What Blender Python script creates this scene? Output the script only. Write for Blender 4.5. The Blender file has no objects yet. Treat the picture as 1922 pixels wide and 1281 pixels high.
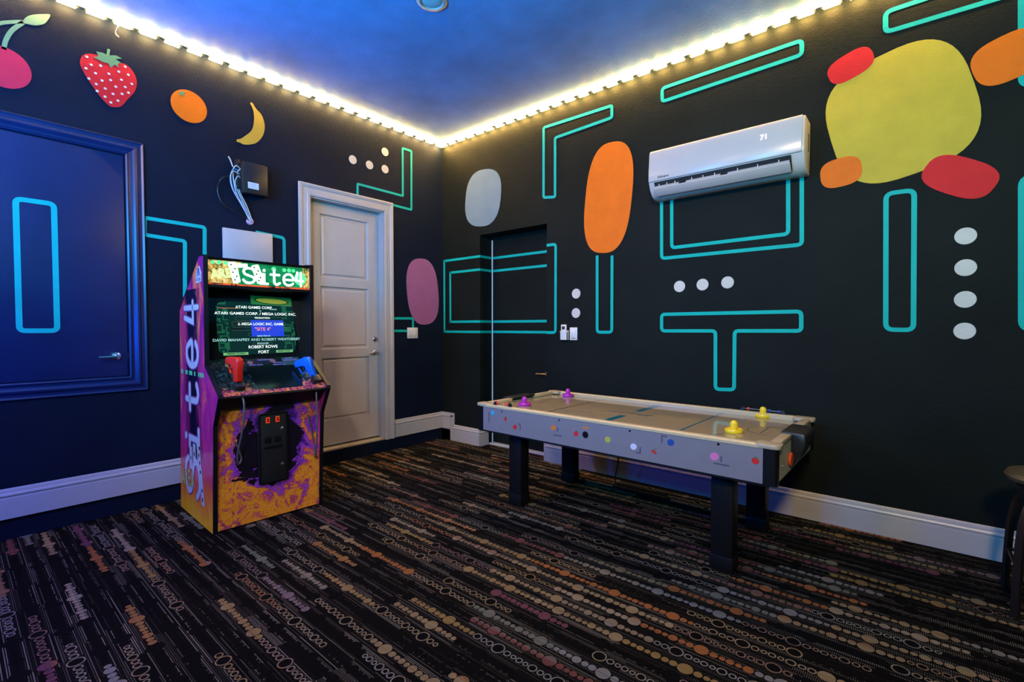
import bpy, bmesh, math, random
from mathutils import Vector, Matrix
random.seed(4)
SC = bpy.context.scene
COL = SC.collection
PI = math.pi

# ------------------------------------------------------------------ camera
FPX, YAW, PIT = 897.6, 0.69998, -0.02801
CAM = Vector((4.350, -3.8685, 1.3364))
ROOM_X, ROOM_Y, ROOM_H = 6.5, -6.3, 3.5
cd = bpy.data.cameras.new('camera')
cd.sensor_fit = 'HORIZONTAL'; cd.sensor_width = 36.0; cd.lens = FPX / 1922 * 36.0
cd.clip_start = 0.05
co = bpy.data.objects.new('camera', cd); COL.objects.link(co)
co.location = CAM
co.rotation_euler = (PI / 2 + PIT, 0, YAW)
SC.camera = co

# ------------------------------------------------------------------ world, lights, exposure
w = bpy.data.worlds.new('world'); SC.world = w; w.use_nodes = True
w.node_tree.nodes['Background'].inputs[0].default_value = (0.02, 0.03, 0.05, 1)
w.node_tree.nodes['Background'].inputs[1].default_value = 0.05
SC.view_settings.view_transform = 'Standard'
SC.view_settings.look = 'None'
SC.view_settings.exposure = 0.0
SC.view_settings.gamma = 1.0
SC.view_settings.use_curve_mapping = False


def light(name, kind, loc, power, color, aim=None, size=0.3, spread=None):
    d = bpy.data.lights.new(name, kind); d.energy = power; d.color = color
    if kind == 'AREA':
        d.shape = 'DISK'; d.size = size
        if spread: d.spread = spread
    else:
        d.shadow_soft_size = size
    if kind == 'SPOT':
        d.spot_size = spread or 1.5; d.spot_blend = 0.9
    o = bpy.data.objects.new(name, d); COL.objects.link(o); o.location = loc
    if aim is not None:
        o.rotation_euler = (Vector(aim) - Vector(loc)).to_track_quat('-Z', 'Y').to_euler()
    return o


# unseen fill lamps added behind the camera, coloured party lamps left and right
light('fill_lamp', 'AREA', (4.9, -5.3, 3.3), 70, (1.0, 0.74, 0.50), (2.9, -0.2, 2.3), 0.5, 1.8)
light('fill_lamp', 'AREA', (2.4, -5.0, 3.4), 32, (1.0, 0.62, 0.52), (0.5, -2.2, 1.0), 0.4, 2.2)
light('blue_ceiling_fill', 'AREA', (1.6, -4.6, 2.2), 125, (0.0, 0.38, 1.0), (1.3, -2.6, 3.5), 0.8, 2.9)  # these three are added to tint the ceiling blue and teal
light('blue_ceiling_fill', 'AREA', (3.6, -4.9, 2.3), 85, (0.0, 0.55, 1.0), (2.8, -2.0, 3.5), 0.8, 2.9)
light('teal_ceiling_fill', 'AREA', (5.6, -2.6, 2.2), 22, (0.05, 0.9, 0.6), (4.9, -1.6, 3.5), 0.6, 2.9)
light('blue_party_lamp', 'POINT', (1.0, -4.9, 1.3), 175, (0.0, 0.07, 1.0), None, 0.2)
light('teal_party_lamp', 'POINT', (6.0, -2.0, 1.9), 5, (0.02, 0.9, 0.55), None, 0.15)
LED_STRENGTH = 290.0
SC.cycles.max_bounces = 6
SC.cycles.diffuse_bounces = 3
SC.cycles.glossy_bounces = 3
SC.cycles.sample_clamp_indirect = 6.0


# ------------------------------------------------------------------ pixel measurements of the photograph to points on the walls
def _ray(u, v):
    F = Vector((-math.sin(YAW) * math.cos(PIT), math.cos(YAW) * math.cos(PIT), math.sin(PIT)))
    R = Vector((math.cos(YAW), math.sin(YAW), 0)); U = R.cross(F)
    return F + R * ((u - 961) / FPX) + U * ((640.5 - v) / FPX)


def hit(u, v, ax, val):
    d = _ray(u, v); return CAM + d * ((val - CAM[ax]) / d[ax])


def LW(u, v):   # left wall -> (y, z)
    p = hit(u, v, 0, 0.0); return (p.y, p.z)


def RW(u, v):   # right wall -> (x, z)
    p = hit(u, v, 1, 0.0); return (p.x, p.z)


# ------------------------------------------------------------------ materials
MATS = {}


class G:
    """small helper around a node tree"""
    def __init__(s, mat):
        s.nt = mat.node_tree; s.n = s.nt.nodes; s.l = s.nt.links

    def put(s, sock, v):
        if v is None: return
        if hasattr(v, 'is_output'): s.l.new(v, sock)
        else:
            if isinstance(v, tuple) and len(v) == 3 and sock.type == 'RGBA': v = v + (1,)
            sock.default_value = v

    def m(s, op, a, b=None, c=None, clamp=False):
        n = s.n.new('ShaderNodeMath'); n.operation = op; n.use_clamp = clamp
        for i, v in enumerate((a, b, c)):
            if v is not None: s.put(n.inputs[i], v)
        return n.outputs[0]

    def pos(s, kind='Object'):
        n = s.n.new('ShaderNodeTexCoord'); return n.outputs[kind]

    def xyz(s, v):
        n = s.n.new('ShaderNodeSeparateXYZ'); s.l.new(v, n.inputs[0]); return n.outputs

    def comb(s, x=0.0, y=0.0, z=0.0):
        n = s.n.new('ShaderNodeCombineXYZ')
        for i, v in enumerate((x, y, z)): s.put(n.inputs[i], v)
        return n.outputs[0]

    def noise(s, vec, scale, detail=4, rough=0.5, dist=0.0, out='Fac'):
        n = s.n.new('ShaderNodeTexNoise'); s.put(n.inputs['Vector'], vec)
        n.inputs['Scale'].default_value = scale; n.inputs['Detail'].default_value = detail
        n.inputs['Roughness'].default_value = rough; n.inputs['Distortion'].default_value = dist
        return n.outputs[out]

    def white(s, x, y=0.0, z=0.0):
        n = s.n.new('ShaderNodeTexWhiteNoise'); n.noise_dimensions = '3D'
        s.l.new(s.comb(x, y, z), n.inputs['Vector']); return n.outputs['Value']

    def ramp(s, fac, stops, mode='LINEAR'):
        n = s.n.new('ShaderNodeValToRGB'); s.put(n.inputs[0], fac)
        cr = n.color_ramp; cr.interpolation = mode
        while len(cr.elements) < len(stops): cr.elements.new(0.5)
        for e, (p, c) in zip(cr.elements, stops):
            e.position = p; e.color = tuple(c) + (1,) if len(c) == 3 else c
        return n.outputs[0]

    def mix(s, fac, a, b, mode='MIX'):
        n = s.n.new('ShaderNodeMix'); n.data_type = 'RGBA'; n.blend_type = mode
        s.put(n.inputs[0], fac); s.put(n.inputs[6], a); s.put(n.inputs[7], b)
        return n.outputs[2]

    def bump(s, h, strength=0.3, dist=0.01):
        n = s.n.new('ShaderNodeBump'); n.inputs['Strength'].default_value = strength
        n.inputs['Distance'].default_value = dist; s.put(n.inputs['Height'], h)
        return n.outputs[0]


def M(name, color=(0.5, 0.5, 0.5), rough=0.5, metal=0.0, emit=None, estr=0.0, spec=None, grain=0.06, scale=60, bump=0.0, coat=0.0):
    if name in MATS: return MATS[name]
    m = bpy.data.materials.new(name); m.use_nodes = True; MATS[name] = m
    b = m.node_tree.nodes['Principled BSDF']; g = G(m)
    b.inputs['Roughness'].default_value = rough; b.inputs['Metallic'].default_value = metal
    if spec is not None: b.inputs['Specular IOR Level'].default_value = spec
    if coat: b.inputs['Coat Weight'].default_value = coat; b.inputs['Coat Roughness'].default_value = 0.05
    nz = g.noise(g.pos(), scale, 3)
    lo = tuple(c * (1 - grain) for c in color); hi = tuple(min(1, c * (1 + grain)) for c in color)
    g.put(b.inputs['Base Color'], g.ramp(nz, [(0.3, lo), (0.7, hi)]))
    if bump: g.put(b.inputs['Normal'], g.bump(nz, bump, 0.004))
    if emit:
        b.inputs['Emission Color'].default_value = tuple(emit) + (1,); b.inputs['Emission Strength'].default_value = estr
    return m


def wall_mat(name, base):
    m = bpy.data.materials.new(name); m.use_nodes = True; MATS[name] = m
    b = m.node_tree.nodes['Principled BSDF']; g = G(m)
    p = g.pos()
    big = g.noise(p, 1.7, 4, 0.6); fine = g.noise(p, 120, 3, 0.6); mid = g.noise(p, 40, 2)
    g.put(b.inputs['Base Color'], g.ramp(big, [(0.3, tuple(c * 0.8 for c in base)), (0.7, tuple(c * 1.2 for c in base))]))
    b.inputs['Roughness'].default_value = 0.6; b.inputs['Specular IOR Level'].default_value = 0.08
    g.put(b.inputs['Normal'], g.bump(g.m('ADD', fine, g.m('MULTIPLY', mid, 0.8)), 0.35, 0.006))
    return m


def mural_mat(name, color):
    if name in MATS: return MATS[name]
    m = bpy.data.materials.new(name); m.use_nodes = True; MATS[name] = m
    b = m.node_tree.nodes['Principled BSDF']; g = G(m); p = g.pos()
    big = g.noise(p, 6, 4, 0.6); fine = g.noise(p, 120, 3, 0.6)
    g.put(b.inputs['Base Color'], g.ramp(big, [(0.3, tuple(c * 0.92 for c in color)), (0.7, tuple(min(1, c * 1.06) for c in color))]))
    b.inputs['Roughness'].default_value = 0.6; b.inputs['Specular IOR Level'].default_value = 0.2
    g.put(b.inputs['Normal'], g.bump(fine, 0.3, 0.004))
    return m


def carpet_mat():
    m = bpy.data.materials.new('patterned_carpet'); m.use_nodes = True
    b = m.node_tree.nodes['Principled BSDF']; g = G(m)
    x, y, _ = g.xyz(g.pos())
    PITCH, P = 0.0765, 0.30
    ry = g.m('DIVIDE', y, PITCH); row = g.m('FLOOR', ry); v = g.m('MULTIPLY', g.m('SUBTRACT', g.m('SUBTRACT', ry, row), 0.5), PITCH)
    r1 = g.white(row, 3.1); r2 = g.white(row, 7.7)
    ux = g.m('ADD', g.m('DIVIDE', x, P), g.m('MULTIPLY', r1, 9.0)); cell = g.m('FLOOR', ux)
    u = g.m('SUBTRACT', ux, cell)
    # bead layout inside one repeat: edge position, centre, radius (metres)
    beads = [(0.0, 0.10, 0.030), (0.205, 0.265, 0.0165), (0.33, 0.375, 0.0125), (0.42, 0.475, 0.0155), (0.535, 0.582, 0.0125), (0.63, 0.70, 0.020), (0.775, 0.83, 0.015), (0.89, 0.94, 0.0165)]
    lay = g.ramp(u, [(e, (c, r * 20, 0)) for e, c, r in beads], 'CONSTANT')
    n = g.n.new('ShaderNodeSeparateColor'); g.l.new(lay, n.inputs[0])
    c, r = n.outputs[0], g.m('DIVIDE', n.outputs[1], 20.0)
    dx = g.m('MULTIPLY', g.m('SUBTRACT', u, c), P)
    dist = g.m('SQRT', g.m('ADD', g.m('MULTIPLY', dx, dx), g.m('MULTIPLY', v, v)))
    ins = g.m('LESS_THAN', dist, r)
    ring = g.m('MULTIPLY', ins, g.m('GREATER_THAN', dist, g.m('SUBTRACT', r, 0.0055)))
    # stretches of one look along a row
    xb = g.m('MULTIPLY', g.m('SUBTRACT', g.m('ADD', cell, c), g.m('MULTIPLY', r1, 9.0)), P)
    seg = g.m('FLOOR', g.m('ADD', g.m('DIVIDE', xb, 0.47), g.m('MULTIPLY', r2, 13.0)))
    kind = g.white(seg, row, 1.3); hue = g.white(seg, row, 5.9); hue2 = g.white(seg, row, 8.2)
    solid = g.m('MULTIPLY', ins, g.m('LESS_THAN', kind, 0.35))
    isring = g.m('MULTIPLY', ring, g.m('MULTIPLY', g.m('GREATER_THAN', kind, 0.35), g.m('LESS_THAN', kind, 0.58)))
    pal = [(0.0, (0.40, 0.28, 0.14)), (0.2, (0.44, 0.16, 0.05)), (0.33, (0.22, 0.23, 0.17)), (0.48, (0.42, 0.33, 0.22)), (0.62, (0.24, 0.08, 0.07)), (0.7, (0.38, 0.24, 0.08)), (0.83, (0.30, 0.29, 0.27)), (0.93, (0.21, 0.07, 0.12))]
    pal = [(a, tuple(q * 0.44 for q in c_)) for a, c_ in pal]
    colA = g.ramp(hue, pal, 'CONSTANT'); colB = g.ramp(hue2, pal, 'CONSTANT')
    split = g.m('GREATER_THAN', g.m('ADD', v, g.m('MULTIPLY', g.m('SUBTRACT', hue2, 0.5), 0.05)), 0.0)
    col = g.mix(g.m('MULTIPLY', split, 0.55), colA, colB)
    thread = g.noise(g.comb(g.m('MULTIPLY', x, 3.0), g.m('MULTIPLY', y, 420.0), 0.0), 1.0, 1)
    col = g.mix(g.m('MULTIPLY', g.m('LESS_THAN', thread, 0.44), 0.55), col, (0.04, 0.025, 0.015))
    # fine woven points of the ground
    D = 0.0072
    fx = g.m('SUBTRACT', g.m('FRACT', g.m('DIVIDE', x, D)), 0.5); fy = g.m('SUBTRACT', g.m('FRACT', g.m('DIVIDE', y, D)), 0.5)
    pt = g.m('LESS_THAN', g.m('ADD', g.m('MULTIPLY', fx, fx), g.m('MULTIPLY', fy, fy)), 0.075)
    line = g.white(g.m('FLOOR', g.m('DIVIDE', y, D)), g.m('FLOOR', g.m('ADD', g.m('DIVIDE', x, 0.31), g.m('MULTIPLY', r1, 7.0))), 2.2)
    away = g.m('GREATER_THAN', dist, g.m('ADD', r, 0.004))
    band = g.noise(g.comb(g.m('MULTIPLY', x, 0.7), g.m('MULTIPLY', y, 9.0), 0.0), 1.0, 2)
    ptc = g.mix(line, (0.02, 0.014, 0.01), (0.30, 0.26, 0.20))
    amt = g.m('MULTIPLY', g.m('MULTIPLY', pt, away), g.m('MULTIPLY', g.m('POWER', line, 2.2), g.m('MULTIPLY_ADD', band, 1.7, -0.05), clamp=True), clamp=True)
    base = g.mix(amt, (0.0022, 0.002, 0.002), ptc)
    base = g.mix(isring, base, g.mix(0.25, col, (0.19, 0.165, 0.125)))
    base = g.mix(solid, base, col)
    g.put(b.inputs['Base Color'], base)
    b.inputs['Roughness'].default_value = 0.95; b.inputs['Specular IOR Level'].default_value = 0.05
    return m


def flame_mat(name, side=False):
    """printed cabinet art: purple, magenta and orange fire on black"""
    m = bpy.data.materials.new(name); m.use_nodes = True
    b = m.node_tree.nodes['Principled BSDF']; g = G(m); p = g.pos(); x, y, z = g.xyz(p)
    if side:
        n1 = g.noise(g.comb(g.m('MULTIPLY', x, 6.0), 0.0, g.m('MULTIPLY', z, 2.2)), 1.0, 6, 0.62, 1.4)
        hgt = g.m('MULTIPLY_ADD', z, 0.42, 0.05)
        edge = g.m('ABSOLUTE', g.m('ADD', x, 0.39))           # distance from the dark central column
        t = g.m('ADD', g.m('MULTIPLY', n1, 0.75), g.m('MULTIPLY', hgt, -0.28))
        warm = g.ramp(g.m('ADD', z, g.m('MULTIPLY', n1, 0.5)), [(0.30, (1.0, 0.46, 0.006)), (0.48, (0.85, 0.14, 0.01)), (0.60, (0.70, 0.03, 0.09)), (0.8, (0.60, 0.025, 0.16)), (1.0, (0.55, 0.025, 0.17))])
        cold = g.ramp(n1, [(0.34, (0.05, 0.005, 0.05)), (0.47, (0.36, 0.012, 0.16)), (0.56, (0.75, 0.05, 0.08)), (0.66, (0.90, 0.26, 0.02))])
        fire = g.mix(g.m('MULTIPLY_ADD', z, 0.5, 0.05, clamp=True), warm, cold)
        n2 = g.noise(g.comb(g.m('MULTIPLY', x, 9.0), 3.0, g.m('MULTIPLY', z, 3.0)), 1.0, 4, 0.6, 0.6)
        col_w = g.m('ADD', edge, g.m('MULTIPLY', g.m('SUBTRACT', n2, 0.5), 0.30))
        black = g.m('LESS_THAN', col_w, 0.13)
        up = g.m('GREATER_THAN', g.m('ADD', z, g.m('MULTIPLY', n2, 0.2)), 0.52)
        low = g.m('LESS_THAN', z, 1.60)
        soft = g.ramp(col_w, [(0.08, (1, 1, 1)), (0.19, (0, 0, 0))])
        ns = g.n.new('ShaderNodeSeparateColor'); g.l.new(soft, ns.inputs[0])
        msk = g.m('MULTIPLY', g.m('MULTIPLY', ns.outputs[0], up), low)
        colr = g.mix(msk, fire, (0.006, 0.003, 0.016))
    else:
        n1 = g.noise(p, 5.0, 7, 0.62, 1.6); n2 = g.noise(g.comb(x, g.m('ADD', y, 4.0), z), 4.2, 5, 0.6, 0.8)
        n3 = g.noise(p, 22.0, 4, 0.7, 2.5)
        dy = g.m('SUBTRACT', y, 0.39); dz = g.m('SUBTRACT', z, 0.50)
        rad = g.m('SQRT', g.m('ADD', g.m('MULTIPLY', g.m('MULTIPLY', dy, dy), 1.5), g.m('MULTIPLY', dz, dz)))
        t = g.m('ADD', rad, g.m('MULTIPLY', g.m('SUBTRACT', n1, 0.5), 1.15))
        tt = g.m('ADD', t, g.m('MULTIPLY', g.m('SUBTRACT', n3, 0.5), 0.40))
        col = g.ramp(tt, [(0.12, (0.05, 0.008, 0.16)), (0.24, (0.22, 0.03, 0.42)), (0.31, (0.42, 0.08, 0.50)), (0.345, (0.10, 0.01, 0.10)), (0.36, (0.60, 0.06, 0.16)), (0.41, (0.70, 0.16, 0.03)), (0.49, (0.85, 0.34, 0.02)), (0.56, (0.75, 0.20, 0.02)), (0.60, (0.50, 0.06, 0.14)), (0.625, (0.12, 0.02, 0.10)), (0.65, (0.62, 0.10, 0.10)), (0.70, (0.85, 0.30, 0.02)), (0.78, (0.90, 0.42, 0.03)), (0.86, (0.55, 0.07, 0.12))])
        blk = g.m('ADD', g.m('MULTIPLY', rad, 1.0), g.m('MULTIPLY', g.m('SUBTRACT', n2, 0.5), 1.1))
        msk = g.m('LESS_THAN', blk, 0.22)
        spk = g.m('LESS_THAN', n3, 0.37)
        colr = g.mix(g.m('MAXIMUM', msk, g.m('MULTIPLY', spk, 0.75)), col, (0.006, 0.004, 0.012))
    g.put(b.inputs['Base Color'], colr)
    b.inputs['Roughness'].default_value = 0.25 if side else 0.32
    return m


WALL_L = wall_mat('navy_black_wall_paint', (0.0045, 0.0085, 0.020))
WALL_R = wall_mat('green_black_wall_paint', (0.0072, 0.0095, 0.0078))
CEIL = wall_mat('blue_ceiling', (0.10, 0.28, 0.58))  # one even blue over the whole ceiling
CARPET = carpet_mat()
WHITE = M('white_trim_paint', (0.42, 0.395, 0.38), 0.35, grain=0.03, scale=8)
DOORW = M('white_door_paint', (0.44, 0.41, 0.385), 0.38, grain=0.03, scale=8)
BLACK = M('black_laminate', (0.005, 0.005, 0.0055), 0.45, spec=0.15)
BLACKP = M('black_plastic', (0.012, 0.012, 0.013), 0.4)
NAVYD = M('navy_door_paint', (0.004, 0.015, 0.065), 0.34, grain=0.15, scale=3)
NICKEL = M('satin_nickel', (0.62, 0.60, 0.57), 0.28, 1.0)
CHROME = M('chrome', (0.75, 0.76, 0.8), 0.15, 1.0)
BRONZE = M('dark_bronze', (0.16, 0.11, 0.08), 0.35, 1.0)
TEAL = mural_mat('turquoise_mural_paint', (0.0, 0.40, 0.33))
DOTW = mural_mat('cream_mural_paint', (0.60, 0.545, 0.46))
RED = mural_mat('red_mural_paint', (0.62, 0.012, 0.014))
CRIMSON = mural_mat('crimson_mural_paint', (0.72, 0.02, 0.05))
ORANGE = mural_mat('orange_mural_paint', (0.78, 0.145, 0.002))
YELLOW = mural_mat('yellow_mural_paint', (0.54, 0.37, 0.03))
BANANA = mural_mat('banana_mural_paint', (0.52, 0.30, 0.03))
GREYB = mural_mat('grey_blue_mural_paint', (0.17, 0.235, 0.255))
PINK = mural_mat('mauve_mural_paint', (0.30, 0.10, 0.23))
LEAF = mural_mat('leaf_green_mural_paint', (0.10, 0.22, 0.09))
LEAFL = mural_mat('pale_green_mural_paint', (0.16, 0.27, 0.13))


# ------------------------------------------------------------------ mesh helpers
def link(name, mesh, mat, parent=None, loc=None, smooth=False):
    o = bpy.data.objects.new(name, mesh); COL.objects.link(o)
    if mat is not None and len(mesh.materials) == 0: mesh.materials.append(mat)
    if parent is not None: o.parent = parent
    if loc is not None: o.location = loc
    if smooth:
        for p in mesh.polygons: p.use_smooth = True
        try: mesh.set_sharp_from_angle(angle=math.radians(40))
        except Exception: pass
    return o


def obj(name, bm, mat, parent=None, loc=None, smooth=False, bevel=0.0, seg=2):
    bmesh.ops.recalc_face_normals(bm, faces=bm.faces)
    if bevel:
        es = [e for e in bm.edges if len(e.link_faces) == 2 and e.calc_face_angle(0) > 0.5]
        bmesh.ops.bevel(bm, geom=es, offset=bevel, segments=seg, affect='EDGES', clamp_overlap=True, profile=0.5)
    me = bpy.data.meshes.new(name); bm.to_mesh(me); bm.free()
    return link(name, me, mat, parent, loc, smooth or bevel > 0)


def thing(name, label, cat, loc=(0, 0, 0), rotz=0.0, group=None):
    o = bpy.data.objects.new(name, None); COL.objects.link(o); o.empty_display_size = 0.1
    o.location = loc; o.rotation_euler = (0, 0, rotz)
    return tag(o, label, cat, group)


def tag(o, label, cat, group=None):
    o['label'] = label; o['category'] = cat
    if group: o['group'] = group
    return o


def struct(o, label=None):
    o['kind'] = 'structure'
    if label: o['label'] = label
    return o


def box(bm, a, b):
    x0, y0, z0 = a; x1, y1, z1 = b
    vs = [bm.verts.new(p) for p in ((x0, y0, z0), (x1, y0, z0), (x1, y1, z0), (x0, y1, z0), (x0, y0, z1), (x1, y0, z1), (x1, y1, z1), (x0, y1, z1))]
    for f in ((0, 3, 2, 1), (4, 5, 6, 7), (0, 1, 5, 4), (1, 2, 6, 5), (2, 3, 7, 6), (3, 0, 4, 7)): bm.faces.new([vs[i] for i in f])
    return bm


def B(a, b): return box(bmesh.new(), a, b)


def prism(pts, f0, f1, bm=None):
    """pts: 2D outline, f0/f1 map a 2D point to the two end points in 3D"""
    bm = bm or bmesh.new()
    a = [bm.verts.new(f0(p)) for p in pts]; b = [bm.verts.new(f1(p)) for p in pts]
    n = len(pts)
    bm.faces.new(a); bm.faces.new(list(reversed(b)))
    for i in range(n): bm.faces.new([a[i], b[i], b[(i + 1) % n], a[(i + 1) % n]])
    return bm


def lathe(prof, seg=24, bm=None, axis='z', c=(0, 0, 0)):
    bm = bm or bmesh.new(); rings = []
    def put(r, h, t):
        a, b_ = r * math.cos(t), r * math.sin(t)
        if axis == 'z': v = (a, b_, h)
        elif axis == 'x': v = (h, a, b_)
        else: v = (a, h, b_)
        return (v[0] + c[0], v[1] + c[1], v[2] + c[2])
    for r, h in prof:
        if r < 1e-6: rings.append([bm.verts.new(put(0, h, 0))])
        else: rings.append([bm.verts.new(put(r, h, 2 * PI * k / seg)) for k in range(seg)])
    for A, Bq in zip(rings, rings[1:]):
        for k in range(seg):
            k2 = (k + 1) % seg
            q = [A[k % len(A)], A[k2 % len(A)], Bq[k2 % len(Bq)], Bq[k % len(Bq)]]
            u = []
            for v in q:
                if v not in u: u.append(v)
            if len(u) >= 3: bm.faces.new(u)
    return bm


def spline(pts, n=8, closed=False):
    P = [Vector(p) for p in pts]; out = []; m = len(P)
    for i in range(m if closed else m - 1):
        g = lambda k: P[k % m] if closed else P[max(0, min(m - 1, k))]
        p0, p1, p2, p3 = g(i - 1), g(i), g(i + 1), g(i + 2)
        for k in range(n):
            t = k / n
            out.append(0.5 * ((2 * p1) + (p2 - p0) * t + (2 * p0 - 5 * p1 + 4 * p2 - p3) * t * t + (3 * p1 - p0 - 3 * p2 + p3) * t ** 3))
    if not closed: out.append(P[-1])
    return out


def tube(path, r, seg=8, bm=None):
    bm = bm or bmesh.new(); P = [Vector(p) for p in path]; rings = []
    up = Vector((0.13, 0.31, 0.94))
    for i, p in enumerate(P):
        d = (P[min(i + 1, len(P) - 1)] - P[max(0, i - 1)]).normalized()
        a = d.cross(up)
        if a.length < 1e-3: a = d.cross(Vector((1, 0, 0)))
        a.normalize(); b_ = d.cross(a)
        rr = r[i] if isinstance(r, (list, tuple)) else r
        rings.append([bm.verts.new(p + (a * math.cos(2 * PI * k / seg) + b_ * math.sin(2 * PI * k / seg)) * rr) for k in range(seg)])
    for A, Bq in zip(rings, rings[1:]):
        for k in range(seg): bm.faces.new([A[k], A[(k + 1) % seg], Bq[(k + 1) % seg], Bq[k]])
    bm.faces.new(rings[0]); bm.faces.new(list(reversed(rings[-1])))
    return bm


def round_poly(pts, r, n=5, closed=True):
    """2D polyline with rounded corners"""
    P = [Vector(p) for p in pts]; out = []; m = len(P)
    for i in range(m):
        if not closed and i in (0, m - 1): out.append(P[i]); continue
        a, b_, c = P[i - 1], P[i], P[(i + 1) % m]
        d1, d2 = (a - b_), (c - b_); rr = min(r, d1.length * 0.45, d2.length * 0.45)
        s, e = b_ + d1.normalized() * rr, b_ + d2.normalized() * rr
        for k in range(n + 1):
            t = k / n; out.append((1 - t) ** 2 * s + 2 * t * (1 - t) * b_ + t * t * e)
    return out


def ribbon(pts, width, fmap, th, closed=True, bm=None):
    """flat line of given width following a 2D path, extruded by th; fmap(p, h)"""
    bm = bm or bmesh.new(); P = [Vector(p) for p in pts]; m = len(P); rows = []
    for i in range(m):
        a = P[i - 1] if (closed or i > 0) else P[i]; c = P[(i + 1) % m] if (closed or i < m - 1) else P[i]
        d1 = (P[i] - a); d2 = (c - P[i])
        d1 = d1.normalized() if d1.length > 1e-9 else d2.normalized(); d2 = d2.normalized() if d2.length > 1e-9 else d1
        t = (d1 + d2)
        t = t.normalized() if t.length > 1e-6 else d1
        nrm = Vector((-t.y, t.x)); k = 1.0 / max(0.5, abs(nrm.dot(Vector((-d1.y, d1.x)))))
        o_, i_ = P[i] + nrm * width / 2 * k, P[i] - nrm * width / 2 * k
        rows.append([bm.verts.new(fmap(o_, 0)), bm.verts.new(fmap(o_, th)), bm.verts.new(fmap(i_, th)), bm.verts.new(fmap(i_, 0))])
    for i in range(m if closed else m - 1):
        A, C = rows[i], rows[(i + 1) % m]
        for k in range(4): bm.faces.new([A[k], A[(k + 1) % 4], C[(k + 1) % 4], C[k]])
    if not closed: bm.faces.new(rows[0]); bm.faces.new(list(reversed(rows[-1])))
    return bm


TH = 0.003
fL = lambda p, h: (h, p[0], p[1])          # left wall, (y, z)
fR = lambda p, h: (p[0], -h, p[1])         # right wall, (x, z)
fB = lambda p, h: (p[0], 0.205 - h, p[1])  # back of the recess


def flat(pts, fmap, th=TH, lift=0.0, bm=None):
    return prism([tuple(p) for p in pts], lambda p: fmap(p, lift), lambda p: fmap(p, lift + th), bm)


def ell(c, rx, ry, n=32, rot=0.0, power=2.0):
    o = []
    for k in range(n):
        t = 2 * PI * k / n; a, b_ = math.cos(t), math.sin(t)
        a = math.copysign(abs(a) ** (2 / power), a); b_ = math.copysign(abs(b_) ** (2 / power), b_)
        x, y = a * rx, b_ * ry
        o.append(Vector((c[0] + x * math.cos(rot) - y * math.sin(rot), c[1] + x * math.sin(rot) + y * math.cos(rot))))
    return o


def text_mesh(s, size, name='lettering', align='CENTER', shear=0.0, extrude=0.0, sx=1.0, bold=0.0):
    c = bpy.data.curves.new(name, 'FONT'); c.body = s; c.size = size; c.align_x = align; c.align_y = 'CENTER'
    c.extrude = extrude; c.shear = shear; c.offset = bold; c.resolution_u = 3
    o = bpy.data.objects.new(name, c); COL.objects.link(o)
    dg = bpy.context.evaluated_depsgraph_get()
    me = bpy.data.meshes.new_from_object(o.evaluated_get(dg))
    bpy.data.objects.remove(o); bpy.data.curves.remove(c)
    if sx != 1.0: me.transform(Matrix.Diagonal((sx, 1, 1, 1)))
    return me


def text(s, size, mat, parent, mtx, name='lettering', **k):
    me = text_mesh(s, size, name, **k); me.transform(mtx)
    return link(name, me, mat, parent)


def frame(origin, ux, uy):
    ux, uy = Vector(ux).normalized(), Vector(uy).normalized(); uz = ux.cross(uy)
    m = Matrix((ux, uy, uz)).transposed().to_4x4(); m.translation = Vector(origin); return m


# ------------------------------------------------------------------ the room
struct(obj('floor', B((0, ROOM_Y, -0.1), (ROOM_X, 0.22, 0)), CARPET), 'black carpet with rows of beaded circles in earthy colours')
struct(obj('ceiling', B((-0.15, ROOM_Y, ROOM_H), (ROOM_X, 0.22, ROOM_H + 0.1)), CEIL))
DY0, DY1, DZ0, DZ1 = -1.640, -0.828, 0.165, 2.570       # white door opening
bm = bmesh.new()
box(bm, (-0.15, ROOM_Y, 0), (0, DY0, ROOM_H)); box(bm, (-0.15, DY1, 0), (0, 0.22, ROOM_H))
box(bm, (-0.15, DY0, DZ1), (0, DY1, ROOM_H)); box(bm, (-0.15, DY0, 0), (0, DY1, 0.128))
struct(obj('wall_left', bm, WALL_L))
AX0, AX1, AZ = 0.622, 1.543, 2.368                      # recess with the dark door
bm = bmesh.new()
box(bm, (0, 0, 0), (AX0, 0.22, ROOM_H)); box(bm, (AX1, 0, 0), (ROOM_X, 0.22, ROOM_H)); box(bm, (AX0, 0, AZ), (AX1, 0.22, ROOM_H))
struct(obj('wall_back', bm, WALL_R))
struct(obj('wall_right', B((ROOM_X, ROOM_Y, 0), (ROOM_X + 0.1, 0.22, ROOM_H)), WALL_R))
struct(obj('wall_front', B((0, ROOM_Y - 0.1, 0), (ROOM_X, ROOM_Y, ROOM_H)), WALL_R))

# baseboards with a stepped cap profile (offset from wall, height)
BASEP = [(0, 0), (0.020, 0), (0.020, 0.128), (0.0165, 0.131), (0.0165, 0.140), (0.0225, 0.144), (0.0235, 0.152), (0.020, 0.160), (0.0135, 0.163), (0.0135, 0.172), (0.011, 0.184), (0.004, 0.189), (0, 0.189)]


def base_left(name, y0, y1, z):
    return struct(obj(name, prism(BASEP, lambda p: (p[0], y0, z + p[1]), lambda p: (p[0], y1, z + p[1])), WHITE))


def base_back(name, x0, x1, z=0.0, ret=0.0):
    return struct(obj(name, prism(BASEP, lambda p: (x0 - ret * p[0], -p[0], z + p[1]), lambda p: (x1 + (p[0] if ret else 0), -p[0], z + p[1])), WHITE))


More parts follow.
